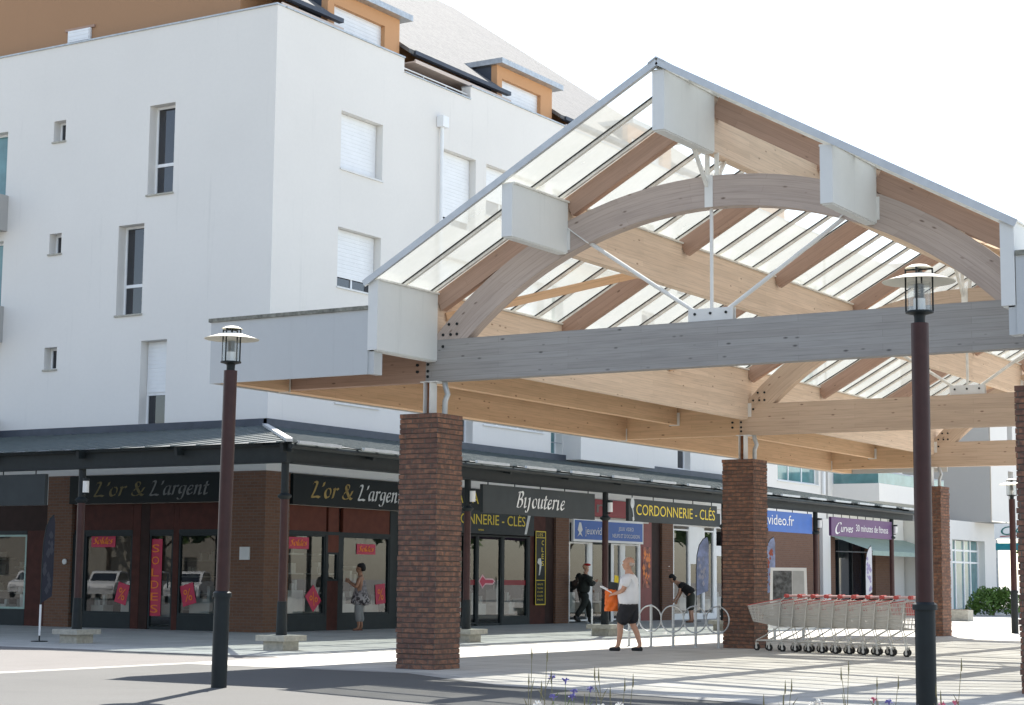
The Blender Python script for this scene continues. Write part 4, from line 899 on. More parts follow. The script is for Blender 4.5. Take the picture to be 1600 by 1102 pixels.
def bag(loc, rz):
    t = thing('shopping_bag', 'bright orange plastic shopping bag held by the man in dark shorts', 'bag', loc); t.rotation_euler = (0,0,rz)
    m = plain('orange_bag', (.85,.17,.02), .45, 0, .12, 8)
    bm = bmesh.new(); g = bmesh.ops.create_grid(bm, x_segments=10, y_segments=12, size=1)
    me = bpy.data.meshes.new('bag')
    V, F_ = [], []; rnd = random.Random(3); nu, nv = 20, 12
    for j in range(nv+1):
        z = 1.12-.40*j/nv; wdt = .15+.03*j/nv; th = .02+.065*math.sin(min(1, j/nv*1.1)*math.pi*.8)
        for i in range(nu):
            a = 2*math.pi*i/nu; V.append((.36+wdt*math.cos(a)*.72+rnd.uniform(-.01,.01), th*math.sin(a)*(1+.35*math.sin(5*a+j*.9))+rnd.uniform(-.012,.012)-.02, z))
    for j in range(nv):
        for i in range(nu): F_.append((j*nu+i, j*nu+(i+1)%nu, (j+1)*nu+(i+1)%nu, (j+1)*nu+i))
    F_.append(tuple(range(nv*nu, nv*nu+nu))); bm.free(); bpy.data.meshes.remove(me)
    me = bpy.data.meshes.new('bag_body'); me.from_pydata(V, [], F_); me.materials.append(m)
    for p in me.polygons: p.use_smooth = True
    o = bpy.data.objects.new('bag_body', me); COL.objects.link(o); o.parent = t
    hb = MB()
    hb.tube([(.30,-.02,1.11), (.36,-.03,1.16), (.42,-.02,1.11)], .008, 6); mb = hb; 
    me2 = bpy.data.meshes.new('handle'); me2.from_pydata(hb.v, [], hb.f); me2.materials.append(m); oo = bpy.data.objects.new('handle', me2); COL.objects.link(oo); oo.parent = t
bag((-.93,7.97,0), R(194))
def localmesh(name, mb, mat, t):
    me = bpy.data.meshes.new(name); me.from_pydata(mb.v, [], mb.f); me.materials.append(mat); o = bpy.data.objects.new(name, me); COL.objects.link(o); o.parent = t; return o
t = thing('leaflet', 'folded white leaflet in the hands of the man in the white shirt', 'paper', (-.93,7.97,0)); t.rotation_euler = (0,0,R(194))
localmesh('sheet', MB().prism([(.34,1.05),(.56,1.16),(.56,1.18),(.34,1.07)], (0,-.16,.0), (1,0,0), (0,0,1), (0,.2,0)), PVC, t)
t = thing('magazine', 'dark magazine with yellow cover tucked under the chin of the man in shorts', 'magazine', (-.93,7.97,0)); t.rotation_euler = (0,0,R(194))
localmesh('cover', MB().prism([(.24,1.1),(.40,1.12),(.40,1.26),(.24,1.24)], (0,-.02,.0), (1,0,0), (0,0,1), (0,.02,0)), SIGND, t)
localmesh('label', MB().prism([(.22,1.24),(.30,1.25),(.29,1.38),(.22,1.36)], (0,-.02,.0), (1,0,0), (0,0,1), (0,.02,0)), LET_Y, t)
def woman(t):
    nk = (.02,0,1.355)
    ch = [[((0,0,.92),(.12,.15)), ((.0,0,1.08),(.10,.125)), ((.0,0,1.24),(.105,.15)), ((.01,0,1.325),(.075,.115)), (nk,.056)]]+head(nk, (1,0,-.05), r=.97)
    for s, kn, an in ((1, (.05,.08,.48), (.02,.07,.09)), (-1, (.03,-.08,.48), (-.03,-.07,.09))):
        ch.append([((0,0,.92),(.12,.15)), ((.0,.085*s,.82),.09), (kn,.058), ((kn[0]-.02,kn[1],.32),.052), (an,.034), ((an[0]+.06,an[1],.035),.03), ((an[0]+.14,an[1],.025),.024)])
    for s, el, wr in ((1, (.06,.26,1.05), (.27,.15,1.17)), (-1, (.07,-.26,1.04), (.28,-.14,1.18))):
        ch.append([((.0,0,1.24),(.105,.15)), ((.0,.165*s,1.275),.052), (el,.042), (wr,.023)]); ch += handchain(wr, (Vector(wr)-Vector(el)), (0,-.5*s,1), curl=.5)
    b = skinmesh('body', ch, SKIN2, t, shells=headshells(nk, (1,0,-.05), r=.97)); facebits(nk, (1,0,-.05), b, r=.93, skin=SKIN2)
    dm, tt, p = nmat('print_dress'); v = coords(tt)
    c = ramp(tt, noise(tt, v, 14, 3), [(.46, (.05,.045,.05)), (.54, (.45,.42,.42))]); zz = tt.nodes.new('ShaderNodeSeparateXYZ'); link(tt, v, zz.inputs[0])
    c = mixc(tt, ramp(tt, zz.outputs[2], [(.78, (0,0,0)), (1.0, (.7,.7,.7))]), c, (.26,.24,.25)); link(tt, c, p.inputs['Base Color']); p.inputs['Roughness'].default_value = .85
    skinmesh('dress', [[((.01,0,.60),(.20,.235)), ((.0,0,.72),(.185,.22)), ((.0,0,.88),(.155,.18)), ((.0,0,1.06),(.105,.125)), ((.0,0,1.18),(.098,.118)), ((.0,0,1.25),(.08,.095))]], dm, t, k=1.17)
    tr = [[((.0,0,.85),(.12,.15)), ((.0,0,.78),(.12,.16))]]
    for s, kn, an in ((1, (.05,.08,.48), (.02,.07,.2)), (-1, (.03,-.08,.48), (-.03,-.07,.2))): tr.append([((.0,0,.78),(.12,.16)), ((.01,.085*s,.70),.095), (kn,.078), (an,.066)])
    skinmesh('trousers', tr, plain('grey_trousers', (.30,.31,.31), .85, 0, .08, 8), t, k=1.17)
    blob('hair', [((-.005,0,1.575),(.104,.094,.078)), ((-.05,0,1.53),(.068,.086,.09))], plain('black_hair', (.012,.011,.012), .6), t)
    for x, y in ((.02,.07), (-.03,-.07)): skinmesh('sandal', [[((x-.03,y,.018),.028), ((x+.06,y,.015),.028), ((x+.15,y,.013),.024)]], plain('sandal', (.20,.09,.06), .7), t)
person((-11.95,14.72,0), R(205), 'woman with short black hair in a printed dress looking into the jeweller window', woman)
def soldier(t):
    nk = (.06,0,1.475); cl = plain('dark_uniform', (.022,.027,.024), .85, 0, .3, 6)
    ch = [[((0,0,.96),(.13,.15)), ((.01,0,1.14),(.13,.155)), ((.02,0,1.33),(.135,.18)), ((.045,0,1.43),(.085,.12)), (nk,.066)]]+head(nk, (1,0,-.25))
    for s, kn, an in ((1, (.22,.1,.56), (.26,.1,.10)), (-1, (-.06,-.1,.54), (-.34,-.1,.16))):
        ch.append([((0,0,.96),(.13,.15)), ((.02,.1*s,.86),.10), (kn,.068), ((kn[0]*.5+an[0]*.5-.02,kn[1],.34),.06), (an,.042), ((an[0]+.07,an[1],an[2]-.05),.036), ((an[0]+.17,an[1],an[2]-.07),.03)])
    for s, el, wr in ((1, (.08,.26,1.13), (.30,.12,1.0)), (-1, (.10,-.26,1.14), (.33,-.08,1.22))):
        ch.append([((.02,0,1.33),(.135,.18)), ((.03,.19*s,1.38),.06), (el,.046), (wr,.027)]); ch += handchain(wr, (Vector(wr)-Vector(el)), (0,-.5*s,1), curl=.9)
    b = skinmesh('body', ch, SKIN, t, shells=headshells(nk, (1,0,-.25)), k=.97); facebits(nk, (1,0,-.25), b, skin=SKIN)
    j = [[((.0,0,.88),(.15,.175)), ((.01,0,1.06),(.145,.17)), ((.02,0,1.22),(.15,.185)), ((.02,0,1.35),(.145,.185)), ((.04,0,1.45),(.08,.10))]]
    for s, el, wr in ((1, (.08,.26,1.13), (.30,.12,1.0)), (-1, (.10,-.26,1.14), (.33,-.08,1.22))): j.append([((.02,0,1.35),(.145,.185)), ((.03,.19*s,1.385),.08), (el,.066), (tuple(Vector(el).lerp(Vector(wr), .9)),.05)])
    skinmesh('jacket', j, cl, t, k=1.17)
    tr = [[((.0,0,.98),(.14,.16)), ((.0,0,.9),(.145,.17))]]
    for s, kn, an in ((1, (.22,.1,.56), (.25,.1,.16)), (-1, (-.06,-.1,.54), (-.32,-.1,.22))): tr.append([((.0,0,.9),(.145,.17)), ((.02,.1*s,.82),.118), (kn,.088), (an,.068)])
    skinmesh('trousers', tr, cl, t, k=1.17)
    for x, y, z in ((.26,.1,0), (-.34,-.1,.06)): skinmesh('boot', [[((x,y,z+.2),.055), ((x-.01,y,z+.07),.055), ((x+.08,y,z+.04),.045), ((x+.18,y,z+.03),.036)]], plain('black_boot', (.012,.012,.012), .5), t)
    blob('beret', [((.105,0,1.728),(.118,.105,.042)), ((.08,-.04,1.74),(.10,.09,.036))], plain('red_beret', (.40,.015,.015), .9), t)
person((-11.85,25.75,0), R(60), 'window-decal figure in dark uniform and red beret, modelled standing at the game shop', soldier)  # decal on the shop glass, built as a standing figure
def bender(t):
    nk = (.44,0,1.24); HF = (.62,0,-.78); HU = (.78,0,.62)
    ch = [[((0,0,.90),(.13,.15)), ((.12,0,1.02),(.12,.14)), ((.28,0,1.13),(.12,.165)), ((.38,0,1.19),(.08,.115)), (nk,.062)]]+head(nk, HF, HU)
    for s, kn, an in ((1, (.03,.08,.48), (-.02,.08,.09)), (-1, (.0,-.08,.48), (-.06,-.08,.09))):
        ch.append([((0,0,.90),(.13,.15)), ((.0,.09*s,.82),.095), (kn,.06), ((kn[0]-.03,kn[1],.32),.055), (an,.038), ((an[0]+.06,an[1],.04),.033), ((an[0]+.15,an[1],.03),.027)])
    for s, el, wr in ((1, (.33,.2,.92), (.46,.16,.72)), (-1, (.31,-.2,.92), (.42,-.16,.70))):
        ch.append([((.28,0,1.13),(.12,.165)), ((.30,.18*s,1.13),.052), (el,.042), (wr,.025)]); ch += handchain(wr, (Vector(wr)-Vector(el)), (1,0,.3), curl=.4)
    b = skinmesh('body', ch, SKIN, t, shells=headshells(nk, HF, HU)); facebits(nk, HF, b, HU, skin=SKIN)
    tp = [[((-.04,0,.87),(.13,.15)), ((.0,0,.92),(.14,.16)), ((.12,0,1.03),(.135,.155)), ((.27,0,1.14),(.135,.18)), ((.37,0,1.2),(.085,.11))]]
    for s, el in ((1, (.33,.2,.92)), (-1, (.31,-.2,.92))): tp.append([((.27,0,1.14),(.135,.18)), ((.30,.18*s,1.135),.068), (tuple(Vector((.30,.18*s,1.13)).lerp(Vector(el), .5)),.062)])
    skinmesh('top', tp, plain('black_top', (.014,.014,.015), .85), t, k=1.17)
    tr = [[((.02,0,.95),(.14,.16)), ((.0,0,.86),(.145,.165))]]
    for s, kn in ((1, (.03,.08,.48)), (-1, (.0,-.08,.48))): tr.append([((.0,0,.86),(.145,.165)), ((.0,.09*s,.76),.12), (kn,.10), ((kn[0]-.02,kn[1],.36),.085)])
    skinmesh('shorts', tr, plain('olive_shorts', (.045,.05,.04), .85), t, k=1.17)
    for x, y in ((-.02,.08), (-.06,-.08)): skinmesh('shoe', [[((x-.02,y,.035),.038), ((x+.07,y,.03),.037), ((x+.17,y,.026),.03)]], plain('brown_shoe', (.22,.12,.07), .7), t)
    c = Vector(nk)+Vector(HU)*.21-Vector(HF)*.02; blob('hair', [(tuple(c+Vector((-.01,0,.02))),(.10,.095,.095)), (tuple(c+Vector((-.08,0,-.03))),(.075,.085,.085))], plain('black_hair', (.012,.011,.012), .6), t)
person((-10.3,29.75,0), R(200), 'dark-haired person in a black top and olive shorts bending over at the shop window', bender)
# ================================================================ NEIGHBOURS ON THE RIGHT
nb = thing('neighbour_building', 'white building with a projecting glass-railed balcony beyond the arcade end', 'building', (-12.4, 46.6, 0))
MB().box(-30, -12.45, 46.55, 55.2, 3.3, 15).build('wall', WHITE, nb)
MB().box(-12.449, -10.5, 47.0, 55.0, 4.46, 5.16).build('balcony', WHITE, nb)
MB().box(-10.56, -10.54, 47.03, 55, 5.161, 5.62).box(-12.4, -10.56, 47.02, 47.04, 5.161, 5.62).build('glass_railing', TEALPANE, nb)
MB().tube([(-10.55,47.03,5.64), (-10.55,55,5.64)], .025, 6).tube([(-12.4,47.03,5.64), (-10.55,47.03,5.64)], .025, 6).build('handrail', GALV, nb)
MB().box(-12.44, -12.42, 48, 54, 5.2, 7.4).build('window', TEALPANE, nb)
for a, b in ((46.6,47.2), (51.7,53.9)): MB().box(-12.9, -12.44, a, b, 0, 3.2999).build('brick_pier', SHOPBRICK, nb)
MB().box(-12.9, -12.44, 53.91, 55.2, 0, 3.2999).build('pier', WHITE, nb)
MB().box(-13.0, -12.95, 47.2, 51.7, .2, 3.0).build('shop_window', PANE, nb)
fr = MB()
for y in (47.25, 48.7, 50.2, 51.6): fr.box(-12.945, -12.88, y-.05, y+.05, 0, 3.0)
fr.box(-12.945, -12.88, 47.2, 51.7, 0, .199); fr.build('window_frame', DARKST, nb)
t = thing('fabric_awning', 'sloping pale green fabric awning over the last shop window', 'awning', (-12.4, 50, 2.5))
MB().quad((-12.43,46.7,3.1), (-12.43,56,3.1), (-10.7,56,2.52), (-10.7,46.7,2.52)).quad((-10.7,46.7,2.52), (-10.7,56,2.52), (-10.7,56,2.34), (-10.7,46.7,2.34)).build('fabric', plain('green_fabric', (.30,.38,.33), .9, 0, .08), t)
MB().tube([(-12.4,47.2,2.5), (-10.75,47.2,2.45)], .02, 6).tube([(-12.4,55.5,2.5), (-10.75,55.5,2.45)], .02, 6).build('arm', GALV, t)
bk = thing('bank_building', 'grey and white corner building with a wide glazed bank entrance', 'building', (-10.5, 56, 0))
bw = wallgrid(MB(), lambda s, z, d=0: (-10.5-d, s, z), 55.3, 62.3, 0, 4.0, [(55.85,60.45,-.01,3.17)], .5)
bw.quad((-10.5,62.3,0), (-22,62.3,0), (-22,62.3,4), (-10.5,62.3,4)).quad((-10.5,55.3,0), (-22,55.3,0), (-22,55.3,4), (-10.5,55.3,4)).quad((-10.5,55.3,4), (-10.5,62.3,4), (-22,62.3,4), (-22,55.3,4))
bw.build('wall', WHITE, bk)
MB().box(-26, -9.75, 59.0, 59.2, 4.001, 16).build('grey_wall', GREYR, bk)
def BF(s, z, d=0): return (-9.7-d, s, z)
wallgrid(MB(), BF, 59.001, 80, 4.05, 16, [(61.6,62.4,z,z+1.9) for z in (4.5,7.4,10.3)]+[(66,67.5,z,z+1.9) for z in (4.5,7.4,10.3)], .25).build('upper_wall', WHITE, bk)
for z in (4.5, 7.4, 10.3):
    for a, b in ((61.6,62.4), (66,67.5)): MB().box(-9.96, -9.94, a, b, z, z+1.9).build('window', PANE, bk)
MB().box(-22, -9.76, 59.2, 80, 4.002, 4.04).build('slab', GREYR, bk)
dr = MB()
for y in (55.9, 57.2, 58.4, 59.3, 60.4): dr.box(-10.9, -10.8, y-.05, y+.05, 0, 3.17)
for z in (2.2, 2.72): dr.box(-10.89, -10.81, 55.95, 60.35, z-.04, z+.04)
dr.build('entrance_frame', PVC, bk)
MB().box(-10.87, -10.85, 55.9, 60.4, .02, 3.15).build('entrance_glass', TEALPANE, bk)
t = thing('projecting_sign', 'white projecting bank sign with teal letters CA and a teal panel below', 'sign', (-9.5, 58.9, 3))
MB().box(-9.55, -7.9, 58.8, 58.9, 3.25, 3.92).build('board', PVC, t); MB().box(-9.5, -8.0, 58.8, 58.88, 2.75, 3.06).build('panel', plain('teal_sign', (.02,.22,.26), .5), t)
text('CA', (-9.25, 58.794, 3.42), XV, UP, .4, plain('teal_letters', (.01,.16,.15), .5), t, 1.0, shear=.2)
MB().prism([(0,0),(1.2,.08),(1.2,.12),(0,.04)], (-9.3,58.792,3.33), XV, UP, (0,.004,0)).build('swoosh', SIGNR, t)
MB().tube([(-9.45,58.85,2.4), (-9.45,58.85,3.2)], .04, 8).tube([(-9.45,58.85,0), (-9.45,58.85,2.41)], .05, 8).build('post', GALV, t)
GREENS = [plain('leaf_green', (.09,.17,.03), .7, 0, .35, 3), plain('leaf_dark', (.028,.065,.018), .7, 0, .35, 3)]
BARK = plain('bark', (.12,.085,.06), .9, 0, .3, 8, .4)
def leaves(name, clumps, n, size, mat, parent, seed):
    rnd = random.Random(seed); mb = MB()
    for c, r in clumps:
        for k in range(int(n*r[0]*r[2])):
            v = Vector((rnd.gauss(0,1), rnd.gauss(0,1), rnd.gauss(0,1))).normalized()*(rnd.random()**.4)
            p = Vector((c[0]+v.x*r[0], c[1]+v.y*r[1], c[2]+v.z*r[2])); a = Vector((rnd.uniform(-1,1), rnd.uniform(-1,1), rnd.uniform(-.6,1))).normalized(); b = a.orthogonal().normalized(); b.rotate(Matrix.Rotation(rnd.uniform(0,6.28), 3, a)); cc = a.cross(b); s = size*rnd.uniform(.6,1.4)
            mb.quad(p-b*s, p+cc*s*.5, p+b*s, p-cc*s*.5)
    return mb.build(name, mat, parent)
def tree(loc, h, label, seed, size=.22, n=170):
    rnd = random.Random(seed); t = thing('tree', label, 'tree', loc, 'trees beyond the square'); x, y, z = loc
    tr = MB(); tr.tube([(x,y,0), (x+.1,y,h*.3), (x,y+.1,h*.6), (x+.1,y,h*.85)], [.2,.16,.1,.04], 8); cl = []
    for k in range(9):
        a = rnd.uniform(0,6.28); q = rnd.uniform(.1,.3)*h; zz = rnd.uniform(.42,.9)*h; c = (x+math.cos(a)*q, y+math.sin(a)*q, zz); tr.tube([(x,y,zz*.6), ((x+c[0])/2,(y+c[1])/2,zz*.85), c], [.08,.05,.02], 6); cl.append((c, (h*rnd.uniform(.12,.2),)*2+(h*rnd.uniform(.09,.15),)))
    tr.build('trunk', BARK, t); leaves('crown', cl, n, size, GREENS[seed % 2], t, seed); return t
bs = thing('bush', 'round clipped green bush beside the bank entrance', 'bush', (-7.7, 52.3, 0))
leaves('foliage', [((-7.9,52.2,.55),(.75,.75,.55)), ((-7.1,52.6,.5),(.65,.65,.5)), ((-7.6,52.5,.8),(.5,.5,.35)), ((-8.4,52.0,.35),(.35,.35,.3)), ((-7.2,52.3,.95),(.25,.25,.22)), ((-8.1,52.4,.9),(.3,.3,.28))], 2300, .07, GREENS[0], bs, 3)
MB().tube([(-7.7,52.3,0), (-7.6,52.4,.5)], .06, 6).build('stem', BARK, bs)
tree((-13.6,82,0), 6.5, 'leafy tree beyond the bank sign at the right edge', 4); tree((-17,100,0), 8, 'tall leafy tree far behind the right-hand lamp', 5); tree((-21,112,0), 8.5, 'dark leafy tree far behind the bank sign', 7)
for k, (x, y, l) in enumerate(((-52,-40,'leafy tree across the street, standing in front of the others'),(-66,-44,'leafy tree across the street, at the far end of the parked cars'),(-45,-48,'leafy tree across the street, nearest the parked cars'), (-58,-52,'leafy tree across the street, second behind the parked cars'), (-70,-55,'leafy tree across the street, third behind the parked cars'), (-84,-58,'leafy tree across the street, farthest of the row'))): tree((x,y,0), 11, l, 20+k, .45, 45)
for k, (x, y, l) in enumerate(((8,71,'first'),(15,74,'second'),(22,72,'third'),(29,76,'fourth'),(36,74,'fifth'),(44,78,'sixth'))): tree((x,y,0), 9.5, l+' unseen tree from the plaza, added at the far right to darken the shop glass', 40+k, .45, 45)  # row out of view, added so the shop glass reflects something dark
t = thing('planter_block', 'low concrete planter block beyond the third brick pillar', 'planter', (-5.3, 40, 0)); bevel(MB().box(-5.9,-4.7,39.6,40.2,0,.38).build('body', PLINTH, t), .02); MB().box(-5.8,-4.8,39.7,40.1,.381,.40).build('soil', BARK, t)
# reflected parking
CARW = plain('white_car_paint', (.75,.76,.76), .25, 0, .03, 3, 0, .6); CARG = plain('grey_car_paint', (.28,.30,.32), .25, .4, .05); TYRE = plain('tyre', (.02,.02,.02), .8)
def car(loc, rz, m, label):
    t = thing('parked_car', label, 'car', (0,0,0), 'cars parked across the road')
    prof = [(-2.05,.35),(-2.1,.75),(-1.95,1.0),(-1.1,1.05),(1.0,1.0),(1.9,.86),(2.08,.65),(2.05,.32)]; cab = [(-1.8,1.0),(-1.35,1.47),(-.2,1.52),(.35,1.45),(1.05,.99)]
    bevel(MB().prism(prof, (0,-.85,0), (1,0,0), (0,0,1), (0,1.7,0)).build('body', m, t), .08, 3); bevel(MB().prism(cab, (0,-.74,0), (1,0,0), (0,0,1), (0,1.48,0)).build('cabin', m, t), .1, 3)
    for s in (-1, 1): MB().prism([(-1.55,1.05),(-1.25,1.4),(-.2,1.44),(.3,1.38),(.8,1.04)], (0,.742*s,0), (1,0,0), (0,0,1), (0,.01*s,0)).build('side_window', PANE, t)
    MB().quad((.47,-.6,1.4), (.47,.6,1.4), (1.06,.66,1.02), (1.06,-.66,1.02)).build('windscreen', PANE, t)
    for x in (-1.25, 1.3):
        for y in (-.78, .78): w_ = MB().tube([(x,y-.1,.31), (x,y+.1,.31)], .31, 18).build('wheel', TYRE, t); MB().tube([(x,y-.11,.31), (x,y+.11,.31)], .19, 12).build('rim', GALV, w_)
    for y in (-.6, .6): MB().box(2.03, 2.1, y-.16, y+.16, .6, .74).build('headlight', PVC, t)
    t.location = loc; t.rotation_euler = (0,0,rz); return t
c0 = car((-46,-24,0), R(60), CARW, 'white hatchback parked across the road, nearest the shop corner')
for k, l in enumerate(('second white hatchback in the parked row', 'third white hatchback in the parked row', 'fourth white hatchback in the parked row', 'last white hatchback in the parked row')): dup(c0, (-50.5-4.4*k, -26-1.6*k, 0), R(60), l)
# ================================================================ STREET FURNITURE
def bike_stand(x, label):
    t = thing('bike_stand', label, 'bike stand', (x, 10.42, 0), 'ring bike stands by the second brick pillar'); y = 10.42
    MB().tube([(x,y,0), (x,y,.80)], .028, 10).lathe([(.028,.80),(.02,.82),(0,.825)], (x,y,0), 10).lathe([(.06,.0),(.06,.012),(.028,.016)], (x,y,0), 12).build('post', GALV, t, True)
    n = 28; MB().tube([(x+.245*math.cos(2*math.pi*k/n), y-.04, .545+.255*math.sin(2*math.pi*k/n)) for k in range(n+1)], .014, 8, False).build('ring', GALV, t, True)
for k, l in enumerate(('nearest the brick pillar', 'second from the brick pillar', 'third from the brick pillar', 'just right of the walking man', 'partly hidden by the walking man')): bike_stand(-.30-.485*k, 'steel ring bike stand '+l)
CHROME = plain('cart_wire', (.62,.60,.55), .45, .15, .06); CRED = plain('cart_red', (.50,.07,.06), .4, 0, .08)
def make_cart():
    t = thing('shopping_cart', 'x', 'shopping cart', (0,0,0), 'nested shopping carts by the second brick pillar')
    def S(u, v, side):  # u 0 rear..1 front, v 0 bottom..1 top
        zb = .46+.09*u; zt = .96-.13*u; wt = .27-.07*u; wb = .22-.05*u; xb = -.22+.66*u; xt = -.30+.84*u
        return (xb+(xt-xb)*v, side*(wb+(wt-wb)*v), zb+(zt-zb)*v)
    wr = MB(); r = .0052
    for sd_ in (-1, 1):
        for k in range(33): wr.tube([S(k/32,0,sd_), S(k/32,1,sd_)], r, 3, False)
        for k in range(7): wr.tube([S(0,k/6,sd_), S(1,k/6,sd_)], r*1.3, 3, False)
    for k in range(11):
        f = -1+2*k/10; a, b = S(1,0,1), S(1,1,1); wr.tube([(a[0],a[1]*f,a[2]), (b[0],b[1]*f,b[2])], r, 3, False); a, b = S(0,0,1), S(0,1,1); wr.tube([(a[0],a[1]*f,a[2]), (b[0],b[1]*f,b[2])], r, 3, False); a, b = S(0,0,1), S(1,0,1); wr.tube([(a[0],a[1]*f,a[2]), (b[0],b[1]*f,b[2])], r, 3, False)
    for k in range(6): wr.tube([S(1,k/5,-1), S(1,k/5,1)], r, 3, False); wr.tube([S(0,k/5,-1), S(0,k/5,1)], r, 3, False); wr.tube([S(k/5,0,-1), S(k/5,0,1)], r, 3, False)
    wr.build('basket', CHROME, t)
    rim = MB()
    for sd_ in (-1, 1): a, b = S(0,1,sd_), S(1,1,sd_); rim.tube([(a[0],a[1],a[2]+.012), (b[0],b[1],b[2]+.012)], .010, 6)
    rim.build('rim', CRED, t)
    MB().tube([(-.43,-.26,1.03), (-.43,.26,1.03)], .022, 8).build('handle', plain('pale_handle', (.62,.42,.40), .4), t, True)
    [MB().tube([(-.43,y-.035,1.03), (-.43,y+.035,1.03)], .036, 10).build('handle_cap', CRED, t, True) for y in (-.25,.25)]
    MB().prism([(-.14,.0),(.14,.0),(.14,.2),(-.14,.2)], (-.26,0,.72), (0,1,0), (.1,0,1), (.01,0,0)).build('seat_flap', CRED, t)
    ch = MB()
    for s in (-1, 1): ch.tube([(-.43,.26*s,1.03), (-.30,.27*s,.93), (-.22,.24*s,.45), (-.30,.24*s,.22), (-.30,.24*s,.15)], .0095, 6); ch.tube([(-.30,.24*s,.2), (.38,.16*s,.19), (.38,.16*s,.14)], .012, 6); ch.tube([(-.22,.22*s,.46), (.1,.2*s,.3), (.38,.16*s,.19)], .011, 6)
    ch.tube([(-.30,-.24,.2), (-.30,.24,.2)], .012, 6); ch.tube([(.38,-.16,.19), (.38,.16,.19)], .012, 6); ch.tube([(.05,-.2,.19), (.05,.2,.19)], .01, 6)
    ch.build('chassis', CHROME, t, True)
    for x, y in ((-.32,.24), (-.32,-.24), (.36,.16), (.36,-.16)):
        w_ = MB().tube([(x,y-.016,.062), (x,y+.016,.062)], .062, 14).build('wheel', TYRE, t); MB().tube([(x,y-.02,.062), (x,y+.02,.062)], .028, 10).box(x-.02, x+.02, y-.024, y-.0205, .06, .15).box(x-.02, x+.02, y+.0205, y+.024, .06, .15).build('fork', CHROME, w_)
    return t
ORD = ['first', 'second', 'third', 'fourth', 'fifth', 'sixth', 'seventh', 'eighth', 'ninth', 'last']
k0_ = make_cart(); vec = Vector((3.44,-.97,0)).normalized(); ang = math.atan2(-vec.y, -vec.x)
for k in range(10):
    p = Vector((1.05,10.12,0))+vec*.305*k; l = 'wire shopping cart with red handle, '+ORD[k]+' in the nested row counting from the brick pillar'
    if k == 0: k0_.location = p; k0_.rotation_euler = (0,0,ang); k0_['label'] = l
    else: dup(k0_, p, ang, l)
pb = thing('display_board', 'white framed board with a dark photograph standing behind the shopping carts', 'board', (-1.4,16.4,0)); q = Vector((.853,.523,0)); nrm = Vector((.523,-.853,0)); o_ = Vector((-1.75,16.2,0))
MB().prism([(0,.25),(.86,.25),(.83,1.6),(.03,1.6)], o_, q, UP, nrm*-.06).build('frame', PVC, pb)
MB().prism([(.07,.85),(.50,.85),(.50,1.53),(.08,1.53)], o_+nrm*.004, q, UP, nrm*-.003).build('picture', plain('dark_photo', (.10,.105,.11), .4, 0, .9, 9), pb); MB().prism([(.51,.9),(.78,.9),(.77,1.53),(.51,1.53)], o_+nrm*.004, q, UP, nrm*-.003).build('text_panel', plain('pale_panel', (.45,.46,.46), .5), pb)
for s in (.08, .72): MB().prism([(0,0),(.06,0),(.06,.2499),(0,.2499)], o_+q*s, q, UP, nrm*-.05).build('leg', GALV, pb)
def flag(loc, ang, h, wd, m, label, m2, tx=None, low=.3):
    t = thing('feather_flag', label, 'flag', loc, 'feather flags outside the shops'); u = Vector((math.cos(ang), math.sin(ang), 0)); o = Vector(loc); n = u.cross(Vector(UP))
    edge = [(0,h*low), (0,h*.6), (wd*.06,h*.78), (wd*.25,h*.9), (wd*.55,h*.97), (wd*.88,h)]
    pts = edge+[(wd*1.0,h*.93), (wd,h*.8), (wd,h*.55), (wd*.95,h*(low+.06))]
    MB().prism(pts, o, u, UP, n*.006).build('banner', m, t)
    MB().tube([o]+[o+u*a+Vector((0,0,b)) for a, b in edge[1:]], .014, 6).build('pole', DARKST, t)
    if tx: MB().tube([o+Vector((0,0,.12)), o+Vector((0,0,h*low-.02))], .02, 6).build('pole_sleeve', PVC, t)
    MB().lathe([(.0,.02),(.16,.02),(.16,0)], loc, 14).build('base', DARKST, t)
    pr = MB(); rnd = random.Random(int(h*100))
    for k in range(14): a, b, s = rnd.uniform(wd*.2,wd*.8), h*rnd.uniform(low+.08,.85), rnd.uniform(.02,.06); pr.prism([(a-s,b),(a,b-s*1.8),(a+s*.8,b-s*.2),(a,b+s*2)], o+n*(.0075+.0002*k), u, UP, n*.0001)
    pr.build('print', m2, t); return t
FB = plain('blue_flag', (.42,.46,.66), .7, 0, .35, 4)
flag((-11.6,3.75,0), R(33), 2.45, .22, plain('dark_flag', (.02,.02,.03), .7), 'narrow dark feather flag on a white pole at the left', plain('flag_print_grey', (.05,.05,.06), .7), 1)
flag((-11.0,31.6,0), R(31), 2.7, .40, FB, 'blue and white feather flag beside the bending person', plain('flag_print_white', (.65,.62,.70), .7))
flag((-10.6,36.1,0), R(31), 2.8, .36, FB, 'blue feather flag half hidden behind the second brick pillar', plain('flag_print_red', (.55,.15,.10), .7))
flag((-9.0,41.4,0), R(31), 2.6, .24, plain('white_flag', (.72,.72,.74), .7, 0, .05), 'plain white feather flag under the purple sign', plain('flag_print_violet', (.40,.35,.55), .7), 1)
tag(MB().tube([(-5.95,15.6,.0), (-5.95,15.6,.62)], .02, 6).build('white_rod', PVC), 'thin white rod standing beside the arcade post', 'rod')
